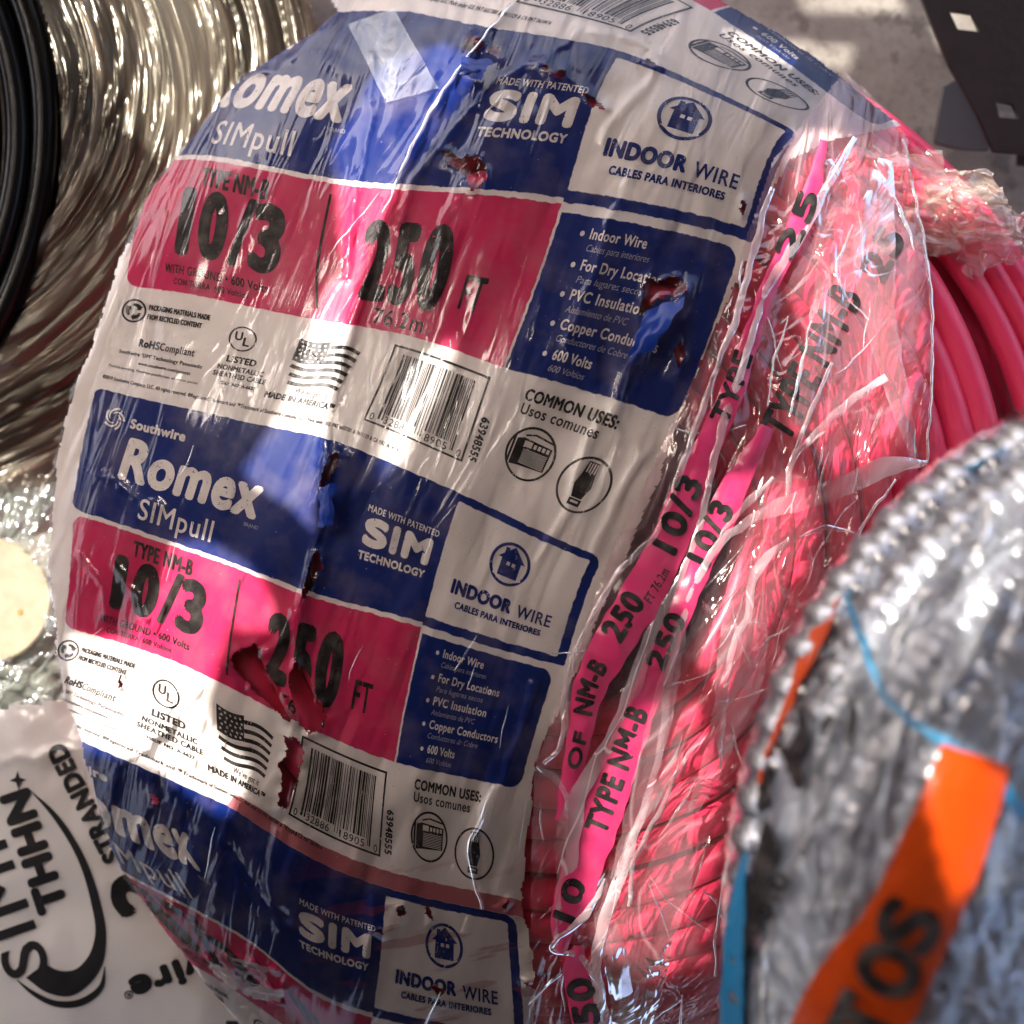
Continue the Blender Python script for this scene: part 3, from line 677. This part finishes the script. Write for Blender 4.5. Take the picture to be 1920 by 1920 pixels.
strip_text(STC, [('50', (1104,1920), (1085,1840), 46, 20, 3.5)])

M_veil = clear('doubled slack wrap', tint=(1, .96, .97), milk=.26, mk=(.95, .66, .70), rough=.1, gloss=1.8, bump=.3, fine=.5, base=.02, aniso=.4)
# heavier folds of the clear wrap
FOLDS = [
 ([(1603,258,10),(1533,383,18),(1510,427,20),(1467,493,18),(1430,560,14),(1413,617,12),(1407,640,12),(1363,773,16),(1337,873,14),(1300,1023,12),(1280,1073,10),(1225,1180,22),(1190,1280,28),(1140,1397,26),(1085,1490,34),(1066,1560,44),(1062,1647,36),(1042,1773,12)], M_fold),
 ([(1447,353,8),(1413,467,14),(1373,617,12),(1355,660,10),(1320,760,12),(1270,900,12),(1230,1000,10),(1170,1060,12),(1125,1130,10),(1060,1290,14),(1050,1397,10),(1020,1433,6)], M_fold),
 ([(1740,866,8),(1663,876,34),(1580,912,40),(1480,945,36),(1413,972,20),(1347,1023,16),(1313,1073,16),(1280,1157,14),(1255,1260,16),(1240,1400,14),(1200,1540,16),(1165,1640,22),(1137,1713,24),(1118,1790,20),(1135,1925,26)], M_fold),
 ([(1662,706,14),(1597,750,16),(1530,813,16),(1487,860,12),(1477,927,8)], M_fold),
 ([(1560,680,6),(1533,740,8),(1500,820,8),(1487,853,5)], M_thin),
 ([(1692,262,5),(1708,330,6),(1722,400,5),(1738,480,6),(1748,640,6),(1745,760,5),(1737,867,5)], M_thin),
 ([(1680,900,5),(1612,1000,6),(1603,1060,6),(1560,1150,5),(1540,1220,4)], M_thin),
 ([(1450,895,6),(1420,927,12),(1373,973,10),(1350,1010,4)], M_fold),
 ([(1480,1010,6),(1443,1040,16),(1413,1078,20),(1405,1140,16),(1377,1207,14),(1363,1280,12),(1352,1400,8),(1350,1440,4)], M_fold),
 ([(1273,1363,14),(1240,1480,18),(1187,1563,16),(1170,1613,18),(1145,1690,14)], M_thin),
 ([(1290,1413,8),(1230,1530,10),(1190,1613,10),(1180,1700,8)], M_thin),
 ([(1007,1437,5),(1035,1455,12),(1060,1490,10),(1065,1520,5)], M_fold),
 ([(1133,1647,8),(1100,1713,14),(1037,1780,10),(1083,1793,12),(1123,1847,16),(1125,1925,14)], M_fold),
 ([(1373,1580,4),(1353,1680,5),(1343,1747,5),(1340,1830,4)], M_thin),
 ([(1500,1010,3),(1545,990,10),(1600,1000,4)], M_thin),
 ([(1520,600,4),(1500,700,6),(1480,780,4)], M_thin),
 ([(1600,420,4),(1570,520,6),(1590,560,4),(1630,600,4)], M_thin),
 ([(1640,300,4),(1700,420,7),(1715,470,4)], M_thin),
 ([(1480,590,3),(1450,680,5),(1440,760,3)], M_thin),
 ([(925,1478,4),(897,1548,7),(880,1585,6),(888,1650,6),(905,1705,4)], M_thin),
 ([(1545,300,30),(1575,420,90),(1560,560,70),(1520,700,40),(1500,800,16)], M_veil),
 ([(1660,300,30),(1640,450,80),(1650,600,60),(1690,760,40),(1715,860,14)], M_veil),
 ([(1440,930,14),(1400,1100,70),(1390,1250,90),(1350,1400,50),(1300,1520,20)], M_veil),
 ([(1290,1080,10),(1262,1240,34),(1225,1400,44),(1180,1560,30),(1150,1650,12)], M_veil),
 ([(1290,1500,20),(1260,1620,80),(1220,1760,90),(1190,1930,60)], M_veil),
 ([(1110,1560,10),(1130,1700,40),(1160,1830,46),(1170,1930,40)], M_veil),
 ([(960,5,4),(870,115,5),(780,260,7),(720,400,5)], M_thin),
]
for i, (p, m) in enumerate(FOLDS):
    ribbon('wrap_fold', p, m, coil, zfilm if i > 24 else (lambda x, y: np.maximum(zfilm(x, y), dome(x, y)+30)), 5, 2, 6, rough=2.0, seed=i*3, step=5)
# fine creases, milky ribbons that paint in their highlights, along the pull of the wrap over the print and every way in the slack part
rr = random.Random(12); n = 0
V_, F_ = [], []
creases = []
nt_, ns_ = 0, 0
while n < 58:
    x = rr.uniform(130, 1730); y = rr.uniform(0, 1900)
    e = np.interp(y, [0,300,650,1050,1450,1920], [1690,1450,1330,1140,1000,990])
    if x > np.interp(y, FR[:, 0], FR[:, 1])-30 or x < np.interp(y, LE[:, 0], LE[:, 1])+20: continue
    slack = x > e
    if slack and ns_ >= 44: continue
    if not slack and nt_ >= 14: continue
    ns_ += slack; nt_ += not slack
    ang = rr.gauss(1.9, .16) if not slack else rr.gauss(1.95, .5)
    L = rr.uniform(40, 190) if not slack else rr.uniform(40, 170)
    wd = rr.uniform(1.0, 3.2) if not slack else rr.uniform(1.2, 4.2)
    pts = []; cx, cy = x, y
    for j in range(6):
        pts.append((cx, cy, wd*(.3+math.sin(math.pi*(j+.3)/5.6)))); cx += math.cos(ang)*L/5; cy += math.sin(ang)*L/5; ang += rr.gauss(0, .07 if not slack else .16)
    creases.append((pts, slack)); n += 1
for pts, slk in creases:
    ribbon('crease_highlight', pts, M_thin, coil, zfilm, 2.0, 1.5 if not slk else 2, 3, rough=1.0, step=6)

# torn flap beside the right-hand hole, and the shiny end of clear tape
def patch(name, quad, mat, parent, zf, off, n=26, lift=None, jg=4, seed=0, uvs=None):
    """quad of corners (x,y) mapped bilinearly, ragged edges"""
    a, b_, c, d = [np.array(p, float) for p in quad]; g = np.linspace(0, 1, n); Ug, Vg = np.meshgrid(g, g)
    p = (1-Ug)[..., None]*(1-Vg)[..., None]*a+Ug[..., None]*(1-Vg)[..., None]*b_+Ug[..., None]*Vg[..., None]*c+(1-Ug)[..., None]*Vg[..., None]*d
    X = p[..., 0]+jg*pn(Ug*3.3, Vg*3.3, seed+300); Y = p[..., 1]+jg*pn(Ug*3.3, Vg*3.3, seed+301)
    Z = zf(X, Y)+off+(lift(Ug, Vg) if lift else 0)
    return mesh_obj(name, W3(X.ravel(), Y.ravel(), Z.ravel()), grid_faces(n, n), mat, parent)
M_flap = plain('torn blue film', (.004, .026, .20), .3, spec=.35)
zflap = lambda x, y: dome(x, y)+46
patch('torn_flap', [(1212,582),(1285,556),(1232,648),(1175,672)], M_flap, coil, zflap, 9, lift=lambda u, v: 20*np.sin(v*2.6)*(.4+.6*u)+2*pn(u*3, v*3, 9), jg=7, seed=5)
patch('torn_flap', [(866,108),(925,112),(905,150),(860,140)], M_flap, coil, zflap, 5, lift=lambda u, v: 8*np.sin(v*3), jg=8, seed=8)
patch('torn_flap', [(600,915),(630,905),(622,985),(596,990)], M_flap, coil, zflap, 6, lift=lambda u, v: 12*np.sin(u*2.6), jg=8, seed=11)
M_tape = clear('shiny clear tape', milk=.16, mk=(.8, .84, .88), rough=.12, gloss=1.6, bump=.14, fine=.8, base=.03)
patch('clear_tape', [(652,45),(738,15),(822,165),(724,192)], M_tape, coil, zfilm, 6, 40, lift=lambda u, v: 1.5*pn(u*2, v*3, 3), jg=2, seed=21)

# gathered neck of the bag at the upper right
def neck(quad, mat, zc, amp, n=70, seed=0, name='bag_neck', jg=16):
    a, b_, c, d = [np.array(p, float) for p in quad]; g = np.linspace(0, 1, n); Ug, Vg = np.meshgrid(g, g)
    p = (1-Ug)[..., None]*(1-Vg)[..., None]*a+Ug[..., None]*(1-Vg)[..., None]*b_+Ug[..., None]*Vg[..., None]*c+(1-Ug)[..., None]*Vg[..., None]*d
    ed = np.minimum(np.minimum(Ug, 1-Ug), np.minimum(Vg, 1-Vg))
    X = p[..., 0]+jg*fbm(Ug*3, Vg*3, seed+1, 2)+jg*.8*pn(Ug*8, Vg*8, seed+5)*(ed < .06); Y = p[..., 1]+jg*fbm(Ug*3, Vg*3, seed+2, 2)+jg*.8*pn(Ug*8, Vg*8, seed+6)*(ed < .06)
    Z = zc+amp*(crease1(Ug*1.1+.4*Vg, Vg*4.5-Ug, seed)*1.5-.5)+amp*.6*np.sin(Ug*3.14)*np.sin(Vg*3.14)
    return mesh_obj(name, W3(X.ravel(), Y.ravel(), Z.ravel()), grid_faces(n, n), mat, coil)
M_neck = clear('gathered clear film', milk=.30, mk=(.95, .78, .68), rough=.1, gloss=1.8, bump=.16, fine=.4, base=.06, warm=(1, .93, .82))
neck([(1590,268),(1768,282),(1800,470),(1640,500)], M_neck, -165, 16, seed=31, jg=9)
neck([(1722,315),(1862,322),(1915,440),(1750,480)], M_neck, -175, 24, seed=35, jg=14)
neck([(1770,340),(1880,350),(1925,460),(1800,450)], M_neck, -150, 20, seed=42, jg=12)
M_neckp = clear('pink tinted film', tint=(.98, .72, .75), milk=.6, mk=(.9, .40, .44), rough=.2, gloss=1.2, bump=.25, base=.02)
neck([(1745,410),(1925,395),(1925,480),(1820,520)], M_neckp, -195, 14, seed=38)
# words printed straight on the slack wrap
for body, x, y, L, cap, bold in [('TYPE NM-B', 1478, 828, 300, 62, 3), ('25', 1655, 530, 90, 52, 4)]:
    a = Art(); a.text(body, x, y, L, cap, bold, .1, (.46, -.89))
    a.lay('lettering', M_black, coil, lambda p: p, lambda x, y: zfilm(x, y)+2.5, 5)

# ------------------------------------------------------------------ ARMOURED CABLE ROLL, front right
roll = thing('armored_cable_roll', 'blurred roll of silver armored cable in clear film with an orange strip, lower right', 'cable roll')
def bulge(cx, cy, r1, r0, z1, h, yk):
    def f(x, y):
        rho = np.hypot(x-cx, (y-cy)/yk); t = np.clip((rho-r0)/(r1-r0), -1, 1)
        return z1-h*(1-np.sqrt(np.maximum(1-t*t, .0)))*1.0
    return f
RC = (2290, 1740); zroll = bulge(RC[0], RC[1], 950, 560, 700, 440, 1.13)
M_steel = plain('galvanised armor', (.50, .50, .53), .28, metal=.9, var=.3)
rr_ = []
for rho in [270,375,480,585,690,790,858]:
    rr_.append((rho, float(zroll(np.array(RC[0]-rho*1.), np.array(RC[1]*1.)))-74, 58))
rr_ += [(872, 270, 44), (872, 180, 44), (870, 80, 44), (866, -20, 44), (860, -110, 44)]
loops(roll, 'armored_loop', RC[0], RC[1], 1.13, rr_, M_steel, n=1400, nr=12, seed=8, wob=9, ribbed=(.09, .10))
for o_ in (): pass
gx = np.arange(1330, 2060, 6.0); gy = np.arange(680, 2040, 6.0); GX, GY = np.meshgrid(gx, gy)
def zroll_film(x, y):
    a = x*.94+y*.33; b = -x*.33+y*.94
    return zroll(x, y)+8+22*crease1(a/80, b/240, 81)
cxx, cyy = (GX[:-1, :-1]+GX[1:, 1:])/2, (GY[:-1, :-1]+GY[1:, 1:])/2
sel = np.hypot(cxx-RC[0], (cyy-RC[1])/1.13) < 940+5*pn(cxx/60, cyy/60, 85)
PU = np.stack([np.hypot(GX-RC[0], (GY-RC[1])/1.13).ravel(), (np.arctan2(GY-RC[1], -(GX-RC[0]))*800).ravel()], 1)
Fm = grid_faces(len(gx), len(gy), sel); v_, f_, u_ = compact(W3(GX.ravel(), GY.ravel(), zroll_film(GX, GY).ravel()), Fm, PU)
M_rollfilm = clear('crinkled clear wrap', milk=.62, mk=(.70, .76, .86), rough=.09, gloss=2.6, bump=.7, fine=.45, base=.03, aniso=.16, uvm=True)
mesh_obj('clear_wrap', v_, f_, M_rollfilm, roll, uv=u_)
M_orange = plain('orange printed strip', (.62, .062, .003), .3, bump=.5, bs=.02, coat=.5)
zs = lambda x, y: zroll(x, y)+34+3*crease(x/60, y/90, 88)
ribbon('orange_strip', [(1830,1415,132),(1803,1500,146),(1772,1580,158),(1735,1670,165),(1690,1760,172),(1640,1840,200),(1590,1920,200),(1560,1990,200)], M_orange, roll, zs, 6, 6, 15, rough=1, step=9)
a = Art(); a.text('S', 1736, 1792, 74, 108, 9, 0, (.42, -.91)); a.text('O', 1698, 1880, 84, 112, 9, 0, (.42, -.91)); a.text('T', 1650, 1972, 76, 108, 9, 0, (.42, -.91))
a.lay('lettering', M_black, roll, lambda p: p, lambda x, y: zs(x, y)+30, 9)
M_cyan = plain('blue printed line', (.03, .22, .40), .35, coat=.3)
ribbon('blue_line', [(1596,1035,8),(1603,1080,8),(1592,1120,8),(1606,1180,11),(1630,1240,12),(1650,1290,12),(1700,1350,13),(1760,1385,18),(1820,1420,24),(1870,1470,28),(1925,1530,32)], M_cyan, roll, zs, 4, 2, 3, rough=4)
ribbon('blue_line', [(1880,840,6),(1810,880,8),(1760,890,8),(1705,935,7)], M_cyan, roll, zs, 4, 2, 3, rough=4)
M_cyan2 = plain('blue printed edge', (.01, .20, .42), .35, coat=.4)
zedge = lambda x, y: zroll(x, y)+10
ribbon('blue_edge', [(1398,1600,8),(1384,1680,26),(1376,1760,36),(1372,1850,40),(1370,1960,44)], M_cyan2, roll, zedge, 36, 2, 5, rough=2)
ribbon('orange_edge', [(1592,1072,12),(1560,1125,30),(1530,1190,34),(1500,1260,22),(1478,1320,14),(1440,1400,10),(1420,1470,8)], M_orange, roll, zedge, 36, 2, 5, rough=3)
a = Art()
for pts, w_ in [([(1502,1325),(1506,1370),(1490,1410),(1478,1450)], [8,20,30,12]), ([(1465,1400),(1490,1440),(1500,1480)], [8,26,20]), ([(1560,1340),(1545,1365),(1540,1385)], [10,16,6]), ([(1600,1310),(1598,1360),(1590,1400)], [10,18,8]),
                ([(1438,1430),(1430,1480),(1425,1520)], [10,20,10]), ([(1437,1540),(1440,1580),(1425,1640),(1400,1720)], [8,36,30,12]), ([(1400,1640),(1398,1760),(1392,1800)], [8,14,10])]:
    a.line(pts, w_)
a.text('FOTU', 1422, 1752, 118, 30, 4, 0, (.5, -.86))
a.lay('lettering', M_black, roll, lambda p: p, lambda x, y: zs(x, y)+3, 9)
RF = [([(1745,1490),(1715,1570),(1690,1650),(1665,1690)],20),([(1560,1440),(1530,1520),(1495,1600),(1470,1640)],12),([(1660,1270),(1690,1180),(1730,1110)],16),([(1610,1400),(1650,1330),(1680,1260)],9),
      ([(1545,1080),(1500,1250),(1470,1400)],8),([(1870,1250),(1880,1380),(1870,1450)],10),([(1760,1260),(1790,1330),(1770,1400)],9),([(1585,1150),(1560,1260),(1530,1330)],8),([(1840,920),(1850,1000),(1820,1040)],14),([(1600,1520),(1570,1620),(1530,1720)],8),([(1450,1720),(1430,1820),(1425,1920)],16)]
M_rfold = clear('doubled clear wrap', milk=.8, mk=(.85, .88, .9), rough=.16, gloss=3.0, bump=.5, base=.1)
for i, (p, w_) in enumerate(RF):
    p = [(x, y, w_*s_) for (x, y), s_ in zip(p, [.5, 1, 1, .5])]
    ribbon('wrap_fold', p, M_rfold, roll, zroll_film, 6, 6, 5, rough=3, seed=50+i, step=9)

# ------------------------------------------------------------------ BLACK CABLE ROLL, behind left
bk = thing('black_cable_roll', 'glossy black cable roll wound in golden-lit clear stretch film, upper left', 'cable roll')
BC = (-560, 170)
M_blk = plain('black cable jacket', (.004, .004, .004), .2, bump=.1, coat=0, spec=.3)
def zbk(x, y):
    rho = np.hypot(x-BC[0], (y-BC[1])/.72); return -300-np.clip(rho-640, 0, 999)*.26
rb = [(rho, -300-60, 26) for rho in (440, 492, 544, 596, 648)]
rb += [(700+i*52, float(zbk(np.array(BC[0]+700.+i*52), np.array(BC[1]*1.)))-45, 28) for i in range(9)]
rb += [(1120, -520, 28), (1120, -580, 28), (1110, -640, 28)]
rb += [(620, -440, 26), (700, -450, 26), (800, -470, 26)]
M_dkw = plain('brown core winding', (.045, .032, .026), .5, bump=.3, bs=.03, coat=.2)
loops(bk, 'cable_loop', BC[0], 260, 1.06, [(r_, z_+8, 27) for r_, z_, q_ in rb[:5]]+[(655, -420, 26), (600, -420, 26), (540, -420, 26)], M_blk, n=260, seed=11, wob=5)
loops(bk, 'wound_loop', BC[0], BC[1], .72, rb[6:-3], M_dkw, n=260, seed=12, wob=7)
gx = np.arange(-60, 720, 5.0); gy = np.arange(-90, 1010, 5.0); GX, GY = np.meshgrid(gx, gy)
rho = np.hypot(GX-BC[0], (GY-BC[1])/.72); th = np.arctan2((GY-BC[1]), GX-BC[0])
ZB = zbk(GX, GY)+10+24*crease1(rho/48+.8*pn(rho/160, th*2, 6), th*2.2, 101)+5*crease1(rho/18, th*4, 103)
rc = (rho[:-1, :-1]+rho[1:, 1:])/2; tc = (th[:-1, :-1]+th[1:, 1:])/2
sel = (rc > 672+8*pn(tc*5, rc*0, 105)) & (rc < 1165) & (((GX[:-1, :-1]-BC[0])**2+((GY[:-1, :-1]-260)/1.06)**2) > 672**2)
Fm = grid_faces(len(gx), len(gy), sel); v_, f_, u_ = compact(W3(GX.ravel(), GY.ravel(), ZB.ravel()), Fm, np.stack([rho.ravel(), th.ravel()*900], 1))
M_gold = clear('stretch film', tint=(.74, .66, .56), milk=.30, mk=(.44, .37, .28), rough=.2, gloss=.8, bump=.6, fine=.9, base=.012, aniso=.06, uvm=True, warm=(1, .92, .76))
mesh_obj('stretch_film', v_, f_, M_gold, bk, uv=u_)

# ------------------------------------------------------------------ things at the left edge
sp = thing('cardboard_disc', 'round cream cardboard disc with an orange glint painted in its centre at left edge, in sunlight', 'disc')
t = np.linspace(0, 2*math.pi, 64, endpoint=False)
def disc(cx, cy, r, z0, z1, mat, name, parent, bev=4):
    V, F = [], []
    for (rr0, z) in ((r, z0), (r, z1-bev), (r-bev, z1)):
        V.append(W3(cx+rr0*np.cos(t), cy+rr0*np.sin(t), np.full(64, float(z))))
    V.append(W3(np.array([cx*1.]), np.array([cy*1.]), np.array([z1*1.]))); V = np.concatenate(V)
    for l in range(2):
        for i in range(64): F.append((l*64+i, l*64+(i+1) % 64, (l+1)*64+(i+1) % 64, (l+1)*64+i))
    for i in range(64): F.append((128+i, 128+(i+1) % 64, 192))
    return mesh_obj(name, V, F, mat, parent, smooth=False)
disc(-22, 1125, 118, -480, -440, plain('cream card', (.44, .37, .25), .6, bump=.4, bs=.03, var=.3), 'card', sp)
disc(38, 1148, 8, -440, -438, plain('orange plug', (.75, .22, .06), .4, coat=.4), 'hole_glint', sp)  # orange dot painted for the glint in the centre hole
cw = thing('clear_wrapped_roll', 'grey cable roll under crinkled clear film at left edge, beside the cream disc', 'cable roll')
M_grey = plain('grey cable jacket', (.20, .19, .165), .5, bump=.2)
loops(cw, 'cable_loop', -90, 1640, 1.0, [(250,-480,24),(300,-480,24),(350,-485,24),(400,-500,24),(445,-540,24),(300,-540,24),(380,-560,24)], M_grey, n=160, seed=21, wob=8)
gx = np.arange(-80, 330, 5.0); gy = np.arange(850, 1460, 5.0); GX, GY = np.meshgrid(gx, gy)
ZC = -410-np.clip(1180-GY, 0, 400)*.25+30*crease1(GX/90+.4*GY/60, GY/70, 111)
dx_, dy_ = GX[:-1, :-1]-38, GY[:-1, :-1]-1118
sel = np.hypot(GX[:-1, :-1]+22, GY[:-1, :-1]-1125) > 110
Fm = grid_faces(len(gx), len(gy), sel); v_, f_, _ = compact(W3(GX.ravel(), GY.ravel(), ZC.ravel()), Fm)
M_cw = clear('sunlit clear film', tint=(.93, .97, .93), milk=.38, mk=(.70, .78, .70), rough=.14, gloss=2.0, bump=.6, fine=.7, base=.03)
mesh_obj('clear_wrap', v_, f_, M_cw, cw)

# ------------------------------------------------------------------ WHITE BAG, lower left
bag = thing('white_wrapped_roll', 'white film-wrapped wire roll with large black lettering, lower left', 'wire roll')
def zbag(x, y):
    return -330-.00035*(x-150)**2-.0010*np.maximum(1480-y, 0)**2-.0006*np.maximum(y-1800, 0)**2+7*fbm(x/160, y/160, 121, 3)+9*np.exp(-np.abs(y-1425+.12*x+14*pn(x/50, y/50, 3))/9)
gx = np.arange(-120, 800, 8.0); gy = np.arange(1290, 2060, 8.0); GX, GY = np.meshgrid(gx, gy)
top = 1322-.11*GX[:-1, :-1]*(GX[:-1, :-1] > 0)+5*pn(GX[:-1, :-1]/40, GY[:-1, :-1]*0, 4)
bot = 1912+np.maximum(0, GX[:-1, :-1]-430)*-.25+np.maximum(0, 430-GX[:-1, :-1])*.25
sel = (GY[:-1, :-1] > top) & (GY[:-1, :-1] < bot)
Fm = grid_faces(len(gx), len(gy), sel); v_, f_, _ = compact(W3(GX.ravel(), GY.ravel(), zbag(GX, GY).ravel()), Fm)
M_bag = plain('white poly film', (.70, .64, .58), .38, bump=.25, bs=.01, coat=.3)
sheet = mesh_obj('printed_film', v_, f_, M_bag, bag)
# body of the roll below its film
V, F = [], []
tb = np.linspace(0, 2*math.pi, 48, endpoint=False)
rings_ = [(-670, 430), (-560, 470), (-430, 455), (-392, 400)]
for z, r in rings_: V.append(W3(180+r*np.cos(tb), 1800+r*np.sin(tb), np.full(48, float(z))))
V = np.concatenate(V)
for l in range(3):
    for i in range(48): F.append((l*48+i, l*48+(i+1) % 48, (l+1)*48+(i+1) % 48, (l+1)*48+i))
F.append(tuple(range(144, 192)))
mesh_obj('wire_core', V, F, plain('dark wire core', (.02, .02, .02), .5, bump=.4), bag)
M_bagink = plain('black print', (.012, .011, .012), .4, coat=.2)
idm = lambda p: p
def bagtext(items):
    for body, x, y, L, cap, bold, d in items:
        a = Art(); a.text(body, x, y, L, cap, bold, 0, d); a.lay('lettering', M_bagink, sheet, idm, zbag, 12, (0, 0), None, 2)
bagtext([('SIMPULL', 92, 1812, 560, 82, 1.8, (-.33, -.944)), ('THHN', 124, 1697, 228, 52, 5, (-.32, -.947)), ('STRANDED', 228, 1605, 240, 34, 2.6, (-.46, -.888)),
         ('2', 304, 1690, 70, 82, 9, (-.33, -.944)), ('wire', 400, 1775, 170, 46, 4, (-.93, .37)), ('®', 246, 1855, 16, 15, .4, (-.93, .37))])
a = Art()
oc = smooth_path([(50,1475,0),(110,1530,0),(155,1600,0),(185,1680,0),(199,1760,0),(192,1808,0),(168,1845,0),(132,1868,0),(90,1862,0),(48,1833,0)], 6)[:, :2]
ic = smooth_path([(50,1475,0),(104,1540,0),(145,1610,0),(170,1690,0),(178,1755,0),(163,1797,0),(140,1818,0),(112,1820,0),(84,1807,0)], 6)[:, :2]
m_ = 60; f_ = np.linspace(0, 1, m_); rs = lambda c: np.stack([np.interp(f_, np.linspace(0, 1, len(c)), c[:, j]) for j in (0, 1)], 1)
a.add(np.r_[rs(oc), rs(ic)], [t for i in range(m_-1) for t in ((i, i+1, m_+i+1), (i, m_+i+1, m_+i))])
sw = smooth_path([(197,1812,2),(190,1850,10),(150,1880,14),(105,1882,12),(62,1862,8),(32,1838,2)], 6); a.line(sw[:, :2], sw[:, 2])
a.poly([(33,1445),(37,1458),(50,1462),(38,1467),(35,1482),(30,1467),(18,1464),(29,1458)])
a.lay('swoosh_emblem', M_bagink, sheet, idm, zbag, 12, (0, 0), None, 2)

# ------------------------------------------------------------------ PERFORATED STEEL POST, upper right
post = thing('shelf_post', 'dark brown perforated steel angle post with diamond holes, upper right', 'post')
M_post = plain('dark brown paint', (.022, .012, .011), .45, bump=.2, var=.4)
def slab(name, outer, holes, z, th, mat, parent):
    cu = bpy.data.curves.new(name, 'CURVE'); cu.dimensions = '2D'; cu.fill_mode = 'BOTH'; cu.extrude = th*U/2; cu.bevel_depth = 1.2*U
    for pl in [outer]+holes:
        s = cu.splines.new('POLY'); s.points.add(len(pl)-1); s.use_cyclic_u = True
        for p, (x, y) in zip(s.points, pl):
            w3 = W3(np.array(float(x)), np.array(float(y)), np.array(float(z))); p.co = (w3[0], w3[1], 0, 1)
    o = bpy.data.objects.new(name, cu); scn.collection.objects.link(o)
    dg = bpy.context.evaluated_depsgraph_get(); me = bpy.data.meshes.new_from_object(o.evaluated_get(dg)); bpy.data.objects.remove(o)
    me.materials.clear(); me.materials.append(mat); o = bpy.data.objects.new(name, me); scn.collection.objects.link(o); o.location.z = z*U; o.parent = parent
    return o
slab('flange', [(1702,-60),(1990,-60),(1990,296),(1862,284),(1832,215),(1780,125)], [[(1777,21),(1821,27),(1837,62),(1794,57)], [(1864,190),(1898,196),(1910,225),(1872,222)]], -420, 9, M_post, post)
slab('side_flange', [(1935,-60),(1990,-60),(1990,296),(1935,290)], [], -520, 190, M_post, post)
slab('foot_plate', [(1768,165),(1795,150),(1835,215),(1856,262),(1852,282),(1806,280),(1752,268)], [], -560, 12, plain('grey foot', (.10, .105, .12), .5, bump=.2), post)
ck = mesh_obj('gravel_chip', *tube_mesh(W3(np.array([1676., 1682., 1687.]), np.array([33., 27., 22.]), np.array([-672., -670., -672.])), np.array([3, 5, 2])*U, 6, False), plain('pale stone', (.5, .46, .4), .8))
ck['label'] = 'tiny pale chip lying on the concrete near the dark post'; ck['category'] = 'stone chip'
